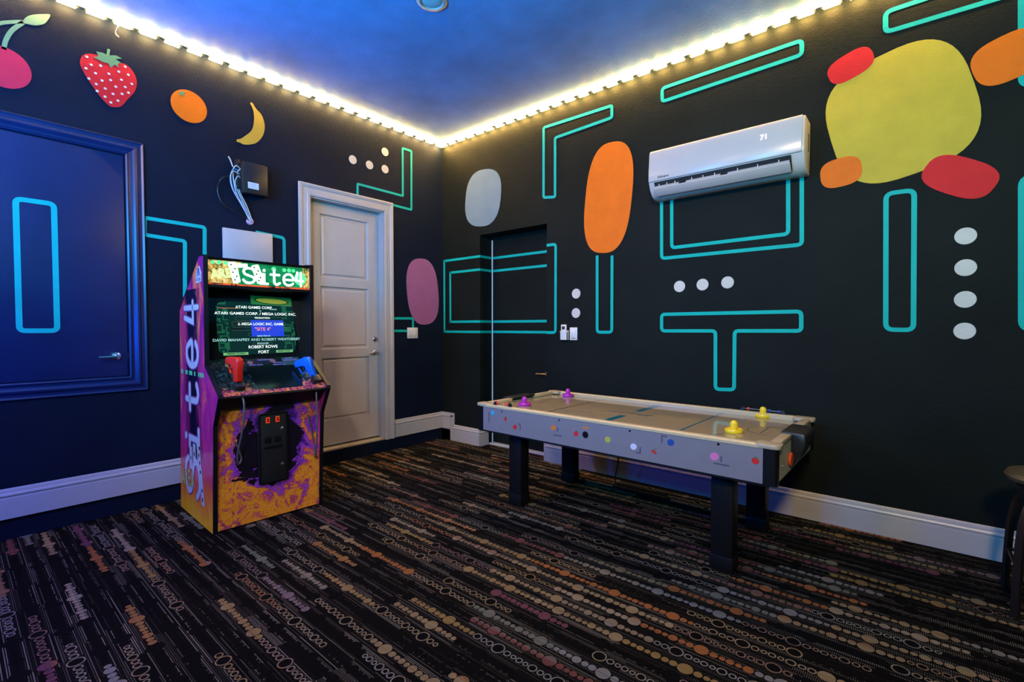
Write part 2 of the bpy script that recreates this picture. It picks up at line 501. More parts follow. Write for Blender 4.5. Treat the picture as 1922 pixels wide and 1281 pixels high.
base_left('baseboard_left', ROOM_Y, -1.747, 0.1345)
base_left('baseboard_left', -0.706, 0.0, 0.1345)
o = base_back('baseboard_back', 0.0, AX0)
# the riser that carries the profile from the raised left run down to the floor run
bm = bmesh.new()
prism([(0.0, 0.0), (0.205, 0.0), (0.205, 0.3235), (0.0, 0.3235)], lambda p: (p[0], 0, p[1]), lambda p: (p[0], -0.0135, p[1]), bm)
box(bm, (0, -0.020, 0.0), (0.150, 0, 0.268)); box(bm, (0, -0.0235, 0.278), (0.178, 0, 0.296)); box(bm, (0.160, -0.0235, 0.15), (0.178, 0, 0.296))
obj('corner_riser', bm, WHITE, o)
# return of the floor run into the recess
obj('recess_return', prism(BASEP, lambda p: (AX0 + p[0], -p[0], p[1]), lambda p: (AX0 + p[0], 0.12, p[1])), WHITE, o)
o2 = base_back('baseboard_back', AX1, ROOM_X)
obj('end_cap', B((AX1 - 0.02, -0.02, 0), (AX1, 0.0, 0.186)), WHITE, o2, bevel=0.004)

# ------------------------------------------------------------------ doors
CASP = [(0.0, 0.0), (0.0, 0.016), (0.012, 0.020), (0.030, 0.020), (0.036, 0.015), (0.070, 0.015), (0.078, 0.021), (0.100, 0.026), (0.108, 0.024), (0.110, 0.0)]   # from inner edge outward, height off the wall


def casing(bm, corners, flip, prof, f):
    """mitred casing along an open/closed list of inner-edge corners with outward miter vectors"""
    rows = []
    for (c, mv) in corners:
        rows.append([bm.verts.new(f((c[0] + mv[0] * p[0], c[1] + mv[1] * p[0]), p[1])) for p in prof])
    return rows


def mitred(bm, corners, prof, f, closed=False):
    rows = casing(bm, corners, False, prof, f); n = len(rows); k = len(prof)
    for i in range(n if closed else n - 1):
        A, C = rows[i], rows[(i + 1) % n]
        for j in range(k - 1): bm.faces.new([A[j], A[j + 1], C[j + 1], C[j]])
    if not closed:
        bm.faces.new(rows[0]); bm.faces.new(list(reversed(rows[-1])))
    return bm


bm = bmesh.new()
mitred(bm, [((DY0, 0.128), (-1, 0)), ((DY0, DZ1), (-1, 1)), ((DY1, DZ1), (1, 1)), ((DY1, 0.128), (1, 0))], CASP, fL)
t1 = struct(obj('trim_1', bm, WHITE, smooth=False), 'white moulded casing around the white door')
bm = bmesh.new()
box(bm, (-0.15, DY0 - 0.0, 0.128), (0.0, DY0 + 0.012, DZ1)); box(bm, (-0.15, DY1 - 0.012, 0.128), (0.0, DY1, DZ1)); box(bm, (-0.15, DY0, DZ1 - 0.012), (0.0, DY1, DZ1))
obj('jamb', bm, WHITE, t1)
obj('threshold', B((-0.15, DY0, 0.128), (0.0, DY1, 0.150)), M('brass_threshold', (0.62, 0.52, 0.34), 0.4, 0.3), t1, bevel=0.004)


def panel_slab(y0, y1, z0, z1, xf, th, cells):
    """door leaf, front face at x = xf, with raised-and-fielded panels"""
    bm = bmesh.new()
    ys = sorted({y0, y1} | {c[0] for c in cells} | {c[1] for c in cells}); zs = sorted({z0, z1} | {c[2] for c in cells} | {c[3] for c in cells})
    V = {(i, j): bm.verts.new((xf, y, z)) for i, y in enumerate(ys) for j, z in enumerate(zs)}
    ff = []
    for i in range(len(ys) - 1):
        for j in range(len(zs) - 1):
            f = bm.faces.new([V[i, j], V[i + 1, j], V[i + 1, j + 1], V[i, j + 1]])
            cy, cz = (ys[i] + ys[i + 1]) / 2, (zs[j] + zs[j + 1]) / 2
            if any(c[0] < cy < c[1] and c[2] < cz < c[3] for c in cells): ff.append(f)
    for f in ff:
        for (ins, dep) in ((0.016, -0.020), (0.020, 0.0), (0.022, 0.012)):
            bmesh.ops.inset_individual(bm, faces=[f], thickness=ins)
            for v in f.verts: v.co.x += dep
    box(bm, (xf - th, y0, z0), (xf - 0.028, y1, z1))
    me_faces = bm.faces
    return bm


d1 = struct(obj('door_1', panel_slab(DY0 + 0.014, DY1 - 0.014, DZ0, DZ1 - 0.014, -0.085, 0.04,
            [(-1.497, -0.962, 1.828, 2.447), (-1.497, -0.962, 1.121, 1.744), (-1.497, -0.962, 0.415, 1.032)]), DOORW), 'white three panel door with nickel deadbolt and lever')
lv = obj('door_lever', lathe([(0.0, 0.0), (0.030, 0.0), (0.030, 0.006), (0.024, 0.011), (0.011, 0.012), (0.010, 0.045), (0.0, 0.045)], 20, axis='x', c=(-0.085, -0.888, 1.068)), NICKEL, d1, smooth=True)
obj('lever_arm', tube([(-0.045, -0.885, 1.068), (-0.042, -0.91, 1.069), (-0.042, -0.95, 1.066), (-0.046, -0.985, 1.062)], [0.010, 0.009, 0.008, 0.007]), NICKEL, lv, smooth=True)
db = obj('deadbolt', lathe([(0.0, 0.0), (0.029, 0.0), (0.029, 0.007), (0.023, 0.014), (0.0, 0.014)], 20, axis='x', c=(-0.085, -0.887, 1.212)), NICKEL, d1, smooth=True)
obj('thumb_turn', B((-0.072, -0.890, 1.198), (-0.058, -0.884, 1.226)), BRONZE, db, bevel=0.002)

# hatch door high in the left wall
HC = [((-4.35, 0.985), (-1, -1)), ((-4.35, 2.570), (-1, 1)), ((-3.010, 2.570), (1, 1)), ((-3.010, 0.985), (1, -1))]
HPROF = [(0, 0), (0, 0.020), (0.010, 0.026), (0.016, 0.018), (0.030, 0.014), (0.040, 0.022), (0.052, 0.030), (0.066, 0.026), (0.074, 0.016), (0.092, 0.014), (0.104, 0.020), (0.110, 0.012), (0.110, 0)]
t2 = struct(obj('trim_2', mitred(bmesh.new(), HC, HPROF, fL, True), NAVYD), 'dark navy moulded frame around the painted hatch door')
d3 = struct(obj('door_3', B((-0.01, -4.345, 0.99), (0.008, -3.018, 2.563)), NAVYD, bevel=0.003), 'dark navy flush hatch door set above floor level')
r = obj('door_lever', lathe([(0.0, 0.0), (0.026, 0.0), (0.026, 0.008), (0.012, 0.012), (0.010, 0.04), (0.0, 0.04)], 20, axis='x', c=(0.008, -3.083, 1.134)), CHROME, d3, smooth=True)
obj('lever_arm', tube([(0.047, -3.075, 1.133), (0.047, -3.13, 1.132), (0.047, -3.185, 1.130)], 0.0075), CHROME, r, smooth=True)
obj('strike_plate', B((0.004, -3.018, 1.11), (0.012, -3.012, 1.155)), CHROME, t2)

# dark door at the back of the recess
d2 = struct(obj('door_2', B((AX0, 0.205, 0.012), (AX1, 0.24, AZ)), WALL_R), 'near black door at the back of the wall recess')
obj('lit_gap_strip', B((AX0, 0.196, 0.0), (AX0 + 0.011, 0.206, AZ - 0.03)), M('pale_lit_gap', (0.72, 0.74, 0.8), 0.4), d2)  # pale strip in the weatherstrip gap; its light is put into the colour
obj('threshold', B((AX0 + 0.01, 0.13, 0.0), (AX1, 0.205, 0.016)), M('cream_threshold', (0.62, 0.60, 0.52), 0.5), d2, bevel=0.003)
dh = obj('door_lever', tube([(1.285, 0.165, 0.846), (1.34, 0.163, 0.848), (1.41, 0.165, 0.848)], 0.008), M('brass', (0.75, 0.58, 0.33), 0.3, 1.0), d2, smooth=True)
obj('lever_rose', lathe([(0, 0.205), (0.026, 0.205), (0.026, 0.196), (0.010, 0.19), (0.010, 0.165), (0, 0.165)], 16, axis='y', c=(1.41, 0, 0.848)), MATS['brass'], dh, smooth=True)

# ------------------------------------------------------------------ led strips along the ceiling edge
LEDM = M('warm_led', (1, 0.9, 0.7), 0.4, emit=(1.0, 0.55, 0.14), estr=LED_STRENGTH)
TAPE = M('dark_strip_tape', (0.05, 0.035, 0.015), 0.6)


def led_strip(label, n, along, length, right):
    t = thing('led_strip', label, 'light strip', (0, 0, ROOM_H - 0.03))
    pitch = 0.1465
    f = (lambda a, d, z: (a, -d, z)) if right else (lambda a, d, z: (d, -a, z))
    proto = None
    loop = None
    for k in range(n):
        a = 0.035 + k * pitch
        if proto is None:
            bq = bmesh.new()
            box(bq, f(0, 0.030, -0.006), f(0.092, 0.052, 0.006))
            q = obj('led_module', bq, LEDM, t); proto = q.data
            # tape bows away from the wall between two modules
            s, e, sag = 0.092, pitch, 0.014
            P = spline([f(s - 0.004, 0.045, 0), f(s + 0.012, 0.045 + sag * 0.8, -0.004), f((s + e) / 2, 0.045 + sag, -0.006), f(e - 0.012, 0.045 + sag * 0.8, -0.004), f(e + 0.004, 0.045, 0)], 3)
            bmt = bmesh.new()
            rows = [(bmt.verts.new(p + Vector((0, 0, 0.009))), bmt.verts.new(p - Vector((0, 0, 0.009)))) for p in P]
            for A, C in zip(rows, rows[1:]): bmt.faces.new([A[0], C[0], C[1], A[1]])
            lp = obj('tape_loop', bmt, TAPE, t); loop = lp.data
        else:
            q = bpy.data.objects.new('led_module', proto); COL.objects.link(q); q.parent = t
            lp = bpy.data.objects.new('tape_loop', loop); COL.objects.link(lp); lp.parent = t
        q.location = f(a, 0, 0); lp.location = f(a, 0, 0)
        lp.scale = (1, random.uniform(0.8, 1.3), 1) if right else (random.uniform(0.8, 1.3), 1, 1)
    return t


sl = led_strip('warm white led strip along the ceiling edge above the painted fruit', 27, 'y', 4, False)
led_strip('warm white led strip along the ceiling edge above the air conditioner', 33, 'x', 5, True)
obj('loose_wire', tube(spline([(0.02, -3.035, 0.0), (0.05, -3.04, -0.03), (0.03, -3.05, -0.07), (0.05, -3.035, -0.10)], 5), 0.004), M('metal_wire', (0.4, 0.38, 0.33), 0.4, 0.8), sl)

# recessed ceiling light (switched off)
cl = thing('ceiling_downlight', 'round white recessed downlight on the blue ceiling', 'ceiling light', (1.868, -1.745, ROOM_H))
obj('trim_ring', lathe([(0.072, -0.001), (0.098, -0.001), (0.100, -0.006), (0.094, -0.012), (0.078, -0.014), (0.070, -0.008), (0.068, -0.001)], 32), WHITE, cl, smooth=True)
obj('lens', lathe([(0.0, -0.010), (0.04, -0.009), (0.066, -0.005), (0.070, -0.001)], 32), M('frosted_lens', (0.6, 0.6, 0.62), 0.25), cl, smooth=True)


# ------------------------------------------------------------------ painted lines, dots and fruit on the walls
def line_shape(label, pts, wall='R', width=0.027, closed=True, rad=0.03, fm=None, name='painted_outline'):
    f = fm or (fR if wall == 'R' else fL); pf = RW if wall == 'R' else LW
    P = [Vector(pf(*p)) for p in pts]
    return tag(obj(name, ribbon(round_poly(P, rad, 5, closed), width, f, TH, closed), TEAL), label, 'wall painting', 'turquoise outlines on the walls')


def shape_w(label, P, f, width=0.027, closed=True, rad=0.03):
    return tag(obj('painted_outline', ribbon(round_poly([Vector(p) for p in P], rad, 5, closed), width, f, TH, closed), TEAL), label, 'wall painting', 'turquoise outlines on the walls')


# left wall
fH = lambda p, h: (0.008 + h, p[0], p[1])
shape_w('tall bright blue outlined rectangle painted on the dark hatch door', [(-3.561, 2.148), (-3.386, 2.148), (-3.386, 1.316), (-3.561, 1.316)], fH, 0.030)
line_shape('blue outlined angle painted between the hatch frame and the arcade cabinet', [(271, 409), (384, 427), (384, 560), (347, 560), (347, 453), (271, 441)], 'L', rad=0.02)
line_shape('blue outlined corner painted beside the white wall panel', [(480, 436), (514, 443), (533, 447), (534, 520), (480, 520)], 'L', closed=False)
line_shape('turquoise outlined corner painted above the white door', [(671, 345.5), (756, 368), (755.5, 278.5), (772, 284), (772, 394), (671, 368.5)], 'L', 0.024, rad=0.012)
line_shape('short turquoise outlined bar painted between white door and light switch', [(739, 598), (775, 598), (775, 621.5), (739, 621.5)], 'L', 0.026, False, 0.012)
# right wall
rect = [(833, 485), (1045, 457)]
X0, X1 = RW(834, 500)[0], RW(1043, 540)[0]
zo1, zo0 = 2.132, 1.288; zi1, zi0 = 1.985, 1.405
o = thing('painted_outline', 'turquoise double rectangle painted around the wall recess', 'wall painting', (0, 0, 0), 0, 'turquoise outlines on the walls')
bm = bmesh.new()
LWID = 0.027
for (z, xa) in ((zo1, X0), (zi1, X0 + 0.105), (zi0, X0 + 0.105), (zo0, X0)):
    ribbon([(xa, z), (AX0, z)], LWID, fR, TH, False, bm)
    box(bm, (AX0, 0.0, z - LWID / 2), (AX0 + TH, 0.196, z + LWID / 2))
    box(bm, (AX0 + 0.011, 0.205 - TH, z - LWID / 2), (AX1, 0.205, z + LWID / 2))
ribbon([(X0, zo0 - LWID / 2), (X0, zo1 + LWID / 2)], LWID, fR, TH, False, bm)
ribbon([(X0 + 0.105, zi0 - LWID / 2), (X0 + 0.105, zi1 + LWID / 2)], LWID, fR, TH, False, bm)
ribbon(round_poly([Vector(p) for p in ((AX1, zo1 + 0.02), (X1, zo1 + 0.02), (X1, zo0), (AX1, zo0))], 0.03, 5, False), LWID, fR, TH, False, bm)
obj('line', bm, TEAL, o)
line_shape('tall turquoise outlined angle painted beside the orange patch', [(1020.5, 371), (1020.5, 240), (1148.5, 198.5), (1148.5, 221), (1042, 259), (1042, 370)], rad=0.02)
line_shape('slim upright turquoise outline painted below the orange patch', [(1121, 480), (1121, 624), (1148.5, 624), (1149, 480)], closed=False)
line_shape('long turquoise outlined bar painted above the air conditioner', [(1243, 166), (1505, 76), (1505, 103), (1243, 191)])
line_shape('larger outer turquoise rectangle painted under the air conditioner', [(1242, 330), (1242, 485.5), (1505, 459.5), (1505, 300)])
line_shape('smaller inner turquoise rectangle painted under the air conditioner', [(1261, 330), (1261, 465.5), (1479.5, 439.5), (1479.5, 300)])
line_shape('turquoise outlined letter T shape painted above the game table', [(1242, 590.5), (1504, 585), (1504, 621.5), (1379, 621.5), (1378, 732), (1343, 731), (1343, 621.5), (1242, 621.5)])
line_shape('tall turquoise outlined rectangle painted left of four big dots', [(1663, 364), (1716, 357), (1714.5, 620), (1662.5, 619)], rad=0.04)
line_shape('turquoise outlined bar painted high above the yellow patch', [(1662, 23), (1905, -58), (1905, -12), (1662, 61)], rad=0.035)
line_shape('green lit outline painted at the far right below the mural', [(1917, 333), (2010, 322), (2010, 622), (1917, 619)], rad=0.05)
line_shape('green lit outline painted at the top far right corner', [(1917, 163), (2010, 140), (2010, -60), (1917, -30)], rad=0.05)


def dot(label, u, v, wall, r=0.048):
    c = (RW if wall == 'R' else LW)(u, v)
    bm = flat(ell(c, r, r, 28), fR if wall == 'R' else fL)
    return tag(obj('painted_dot', bm, DOTW), label, 'wall painting', 'cream dots on the walls')


for lab, u, v in (('leftmost of the four cream dots painted above the white door', 662, 300), ('second cream dot from the left painted above the white door', 693.5, 310),
                  ('upper right cream dot painted above the white door', 722.6, 285.4), ('lower right cream dot painted above the white door', 722.6, 317.8)):
    dot(lab, u, v, 'L', 0.043)
for lab, u, v in (('upper of two cream dots painted above the remote control', 1081.6, 551.5), ('lower of two cream dots painted above the remote control', 1081.2, 588)):
    dot(lab, u, v, 'R', 0.047)
for lab, u, v in (('left of three cream dots in a row below the air conditioner', 1275.5, 538), ('middle of three cream dots in a row below the air conditioner', 1318.7, 534.6), ('right of three cream dots in a row below the air conditioner', 1365.7, 530.5)):
    dot(lab, u, v, 'R', 0.046)
for lab, u, v in (('topmost of four big cream dots in the column at right', 1812.3, 443.3), ('second from top of four big cream dots at right', 1812.3, 502.7), ('third from top of four big cream dots at right', 1811.5, 562.4), ('lowest of four big cream dots in the column at right', 1810.4, 621.7)):
    dot(lab, u, v, 'R', 0.049)


def poly(pts, pf, n=5):
    return spline([pf(*p) + (0,) for p in pts], n, True)


def mural_part(name, pts, pf, f, mat, parent, lift=0.0, sm=True):
    P = poly(pts, pf) if sm else [Vector(pf(*p)) for p in pts]
    return obj(name, flat([(p[0], p[1]) for p in P], f, TH, lift), mat, parent)


# cherries
ch = thing('painted_cherries', 'pair of painted red cherries with green stems and a leaf', 'wall painting')
s5 = lambda L: [(x / 4.002, y / 4.002) for x, y in L]
c = LW(6, 126)
obj('cherry', flat([p for p in ell((c[0], c[1]), 0.125, 0.125, 32)], fL), CRIMSON, ch)
c2 = LW(-78, 96)
obj('cherry', flat(ell((c2[0], c2[1]), 0.135, 0.135, 32), fL), CRIMSON, ch)
P = [Vector(LW(*p)) for p in s5([(28, 372), (45, 300), (90, 230), (175, 168)])]
obj('stem', ribbon([v.to_2d() for v in spline([p.to_3d() for p in P], 6)], 0.022, fL, TH, False), LEAFL, ch)
P = [Vector(LW(*p)) for p in s5([(-250, 300), (-120, 210), (0, 176), (95, 166), (175, 165)])]
obj('stem', ribbon([v.to_2d() for v in spline([p.to_3d() for p in P], 6)], 0.020, fL, TH, False), LEAFL, ch)
mural_part('leaf', s5([(172, 165), (200, 128), (250, 112), (320, 108), (375, 112), (360, 150), (330, 180), (270, 192), (215, 185)]), LW, fL, LEAFL, ch, 0.001)
# strawberry
st = thing('painted_strawberry', 'painted red strawberry with white seeds and green calyx', 'wall painting')
mural_part('berry', s5([(603, 450), (625, 415), (680, 405), (760, 425), (860, 460), (950, 490), (1005, 550), (1027, 620), (1010, 690), (960, 745), (915, 795), (870, 806), (820, 795), (760, 735), (690, 640), (630, 545), (605, 490)]), LW, fL, RED, st)
mural_part('calyx', s5([(700, 432), (740, 425), (722, 388), (775, 400), (800, 412), (805, 368), (826, 372), (822, 418), (870, 418), (915, 442), (868, 446), (912, 476), (885, 480), (890, 510), (862, 486), (832, 512), (815, 478), (775, 468), (730, 445)]), LW, fL, LEAF, st, 0.002, False)
for (x, y) in [(652, 428), (685, 488), (755, 495), (645, 515), (717, 552), (817, 556), (891, 540), (963, 563), (667, 592), (766, 607), (830, 603), (912, 601), (989, 632), (722, 633), (869, 653), (939, 655), (790, 667), (729, 685), (848, 707), (916, 707), (964, 698), (788, 728), (885, 758), (832, 771), (940, 503)]:
    cc = LW(x / 4.002, y / 4.002)
    obj('seed', flat(ell(cc, 0.0085, 0.0075, 10), fL, TH, 0.0015), DOTW, st)
# orange
og = thing('painted_orange', 'painted round orange fruit with small green star', 'wall painting')
co_ = LW(355, 200)
obj('fruit', flat(ell(co_, 0.122, 0.122, 36), fL), ORANGE, og)
mural_part('star', s5([(1366, 682), (1372, 693), (1394, 692), (1380, 704), (1384, 724), (1366, 712), (1346, 722), (1352, 704), (1337, 698), (1358, 692)]), LW, fL, LEAF, og, 0.002, False)
# banana
s6 = lambda L: [(380 + x / 4.004, 160 + y / 4.004) for x, y in L]
bn = thing('painted_banana', 'painted yellow banana above the black wall box', 'wall painting')
mural_part('fruit', s6([(358, 135), (374, 134), (390, 160), (408, 185), (440, 220), (462, 275), (466, 330), (450, 385), (410, 430), (360, 446), (310, 446), (280, 432), (258, 425), (260, 408), (285, 404), (330, 375), (365, 345), (382, 305), (388, 250), (384, 200), (372, 165)]), LW, fL, BANANA, bn)

# plain colour patches of the mural
def patch(name, label, mat, uv, rx, rz, rot, wall='R', power=2.6):
    t = thing(name, label, 'wall painting', group='plain colour patches on the walls')
    cc = (RW if wall == 'R' else LW)(*uv)
    obj('colour_field', flat(ell(cc, rx, rz, 48, rot, power), fR if wall == 'R' else fL), mat, t)
    return t


def patch_more(t, name, mat, uv, rx, rz, rot, lift=0.002, wall='R', power=2.8):
    cc = (RW if wall == 'R' else LW)(*uv)
    obj(name, flat(ell(cc, rx, rz, 32, rot, power), fR if wall == 'R' else fL, TH, lift), mat, t)


t = patch('painted_patch', 'mauve rounded patch painted beside the white door', PINK, (794, 548), 0.23, 0.38, 0.10, 'L')
t = patch('painted_patch', 'grey blue rounded patch painted above the wall recess', GREYB, (906, 372), 0.27, 0.31, -0.12)
t = patch('painted_patch', 'orange rounded patch painted left of the air conditioner', ORANGE, (1141, 372), 0.235, 0.49, -0.10, 'R', 2.7)
t = patch('painted_patch', 'large yellow rounded patch with red and orange blocks at right', YELLOW, (1684, 214), 0.355, 0.40, 0.25, 'R', 3.0)
patch_more(t, 'red_block', RED, (1596, 124), 0.125, 0.085, 0.35)
patch_more(t, 'red_block', RED, (1800, 332), 0.175, 0.105, -0.55)
patch_more(t, 'orange_block', ORANGE, (1578, 324), 0.115, 0.095, 0.1)
patch_more(t, 'orange_block', ORANGE, (1893, 108), 0.15, 0.13, 0.3)

# ------------------------------------------------------------------ wall mounted things
ac = thing('air_conditioner', 'white wall mounted split air conditioner with lit display', 'air conditioner', (2.70, 0, 2.38))
ACL = 1.075
ACW = M('gloss_white_plastic', (0.50, 0.44, 0.41), 0.28, grain=0.02, scale=5)
prof = [(0.0, 0.0), (-0.10, -0.005), (-0.155, 0.018), (-0.19, 0.055), (-0.213, 0.105), (-0.222, 0.125), (-0.222, 0.14), (-0.207, 0.335), (-0.198, 0.352), (-0.180, 0.360), (0.0, 0.362)]
bm = prism([p for p in prof if True], lambda p: (0, p[0] * 0.985, p[1]), lambda p: (ACL, p[0] * 0.985, p[1]))
obj('body', bm, M('white_plastic', (0.50, 0.46, 0.43), 0.35, grain=0.02), ac, bevel=0.006)
fp = [(-0.2235, 0.112), (-0.228, 0.122), (-0.2265, 0.20), (-0.2145, 0.335), (-0.205, 0.355), (-0.190, 0.364), (-0.12, 0.366), (-0.12, 0.340), (-0.19, 0.34), (-0.205, 0.2), (-0.21, 0.12)]
front = obj('front_panel', prism(fp, lambda p: (0.004, p[0], p[1]), lambda p: (ACL - 0.014, p[0], p[1])), ACW, ac, bevel=0.004)
nrm = Vector((0, -1, 0.09)).normalized(); upv = Vector((0, 0.09, 1)).normalized()
DISP = M('white_led_digits', (0.8, 0.9, 1), 0.4, emit=(0.75, 0.9, 1.0), estr=6.0)
text('71', 0.05, DISP, front, frame((0.835, -0.2225, 0.262), (1, 0, 0), upv), 'display_digits')
text('Klimaire', 0.026, M('dark_print', (0.03, 0.03, 0.03), 0.4), front, frame((0.125, -0.2285, 0.138), (1, 0, 0), (0, 0.0, 1)), 'brand_lettering', bold=0.0006)
slot = obj('air_outlet', prism([(-0.2215, 0.104), (-0.160, 0.016), (-0.157, 0.020), (-0.2185, 0.107)], lambda p: (0.05, p[0] - 0.003, p[1] - 0.002), lambda p: (ACL - 0.075, p[0] - 0.003, p[1] - 0.002)), M('dark_slot', (0.01, 0.012, 0.014), 0.6), ac)
for xa, xb in ((0.055, 0.245), (0.30, 0.55), (0.60, ACL - 0.085)):
    fl = obj('louvre', prism([(-0.226, 0.062), (-0.210, 0.078), (-0.206, 0.074), (-0.222, 0.057)], lambda p: (xa, p[0], p[1] - 0.002), lambda p: (xb, p[0], p[1] - 0.002)), ACW, ac)
    for k in range(3):
        xx = xa + (xb - xa) * (k + 0.5) / 3
        obj('vane', B((xx, -0.222, 0.062), (xx + 0.005, -0.200, 0.088)), ACW, fl)
obj('flap', prism([(-0.229, 0.052), (-0.224, 0.060), (-0.165, 0.012), (-0.170, 0.004)], lambda p: (0.050, p[0], p[1]), lambda p: (ACL - 0.080, p[0], p[1])), ACW, ac, bevel=0.002)
obj('side_vent', B((ACL - 0.001, -0.075, 0.15), (ACL + 0.002, -0.055, 0.27)), M('dark_slot', (0.01, 0.012, 0.014), 0.6), ac)

# white access panel behind the cabinet
ap = thing('access_panel', 'white rectangular wall panel behind the arcade cabinet', 'wall panel', (0, -2.189, 1.80))
obj('panel', B((0, -0.198, 0), (0.022, 0.198, 0.355)), WHITE, ap, bevel=0.004)
obj('lid', B((0.022, -0.192, 0.006), (0.030, 0.192, 0.345)), WHITE, ap, bevel=0.003)
obj('screw', lathe([(0, 0.033), (0.004, 0.033), (0.004, 0.029), (0, 0.029)], 10, axis='x', c=(0, 0.17, 0.325)), NICKEL, ap)

# black network box with cables
nb = thing('network_box', 'black wall box with white sticker and hanging cables', 'wall box', (0, -2.165, 2.455))
obj('housing', B((0, -0.095, 0.0), (0.10, 0.105, 0.255)), BLACKP, nb, bevel=0.005)
obj('bracket', B((0, -0.125, 0.03), (0.055, -0.095, 0.27)), BLACKP, nb, bevel=0.003)
stk = obj('sticker', B((0.100, -0.055, 0.04), (0.1015, 0.03, 0.092)), M('white_sticker', (0.62, 0.66, 0.78), 0.5), nb)
for k in range(4):
    obj('print_line', B((0.1015, -0.048, 0.05 + k * 0.010), (0.1019, 0.022 - 0.012 * (k % 2), 0.053 + k * 0.010)), M('grey_print', (0.25, 0.28, 0.36), 0.6), stk)
gy, gz = -0.005, -0.215
obj('grommet', lathe([(0, 0.016), (0.018, 0.018), (0.026, 0.014), (0.030, 0.0)], 20, axis='x', c=(0, gy, gz)), M('pink_grommet', (0.55, 0.32, 0.42), 0.5), nb, smooth=True)
cabw = M('grey_cable', (0.50, 0.48, 0.45), 0.5); cabb = M('blue_cable', (0.05, 0.22, 0.42), 0.5)
for k, (m_, off, top) in enumerate(((cabw, -0.150, 0.20), (cabw, -0.170, 0.15), (cabw, -0.135, 0.12), (cabb, -0.165, 0.17), (cabw, -0.12, 0.18))):
    obj('cable', tube(spline([(0.05, -0.095, top), (0.06, off + 0.02, top + 0.012), (0.05, off, top - 0.04), (0.04, off + 0.02, 0.02), (0.03, (off + gy) / 2 + 0.005 * k, -0.09), (0.02, gy - 0.008 + 0.005 * k, gz)], 6), 0.0045, 6), m_, nb, smooth=True)
obj('cable', tube(spline([(0.04, -0.11, 0.13), (0.05, -0.22, 0.10), (0.03, -0.26, 0.0), (0.02, -0.22, -0.11), (0.02, -0.12, -0.16), (0.02, gy, gz)], 6), 0.004, 6), BLACKP, nb, smooth=True)
obj('antenna_wire', tube([(0.05, -0.150, 0.20), (0.055, -0.17, 0.25), (0.055, -0.185, 0.275)], 0.005, 6), cabw, nb)

# switches
PLATE = M('ivory_switch_plastic', (0.66, 0.64, 0.60), 0.35, grain=0.02)
sw = thing('light_switch', 'white double rocker light switch beside the white door', 'switch', (0, -0.455, 1.215))
obj('plate', B((0, -0.074, 0), (0.007, 0.074, 0.122)), PLATE, sw, bevel=0.003)
for s in (-1, 1):
    obj('rocker', B((0.007, s * 0.035 - 0.019, 0.026), (0.013, s * 0.035 + 0.019, 0.096)), PLATE, sw, bevel=0.003)
s2 = thing('light_switch', 'white single wall switch right of the remote holder', 'switch', (1.862, 0, 1.217))
obj('plate', B((-0.042, -0.007, 0), (0.042, 0, 0.121)), PLATE, s2, bevel=0.003)
obj('rocker', B((-0.020, -0.012, 0.026), (0.020, -0.007, 0.098)), PLATE, s2, bevel=0.003)
obj('dimmer_mark', B((-0.024, -0.0085, 0.014), (0.024, -0.007, 0.021)), M('grey_green_plastic', (0.2, 0.2, 0.13), 0.5), s2)
hd = thing('remote_holder', 'small white holder on the wall carrying the remote', 'holder', (1.767, 0, 1.215))
bm = bmesh.new(); box(bm, (-0.041, -0.004, 0), (0.041, 0, 0.095)); box(bm, (-0.041, -0.034, 0), (0.041, -0.028, 0.075)); box(bm, (-0.041, -0.034, 0), (-0.036, 0, 0.09)); box(bm, (0.036, -0.034, 0), (0.041, 0, 0.09)); box(bm, (-0.041, -0.034, 0), (0.041, 0, 0.004))
obj('pocket', bm, PLATE, hd)
rm = thing('remote_control', 'white air conditioner remote with dark display in wall holder', 'remote', (1.760, -0.016, 1.2205))
obj('body', B((-0.030, -0.010, 0), (0.030, 0.010, 0.145)), PLATE, rm, bevel=0.006)
obj('display', B((-0.017, -0.0112, 0.098), (0.017, -0.0095, 0.128)), M('dark_display', (0.05, 0.035, 0.025), 0.3), rm)
obj('button', B((-0.020, -0.0115, 0.080), (-0.010, -0.0095, 0.088)), M('amber_button', (0.6, 0.3, 0.1), 0.4), rm)

# ------------------------------------------------------------------ arcade cabinet
CX, CY, CR = 0.912, -2.778, math.radians(-1.8)
CW = 0.727
ar = thing('arcade_cabinet', 'tall arcade shooting cabinet with purple and orange flame art', 'arcade machine', (CX, CY, 0), CR)
SP = [(-0.735, 0.0), (-0.672, 1.466), (-0.195, 1.812), (-0.100, 1.806), (-0.108, 1.085), (0.142, 0.912), (0.146, 0.895), (0.040, 0.705), (0.0, 0.0)]
SIDE = flame_mat('side_flame_print', True); FRONT = flame_mat('front_flame_print', False)
TMOLD = M('black_edge_trim', (0.005, 0.005, 0.008), 0.35, spec=0.3)


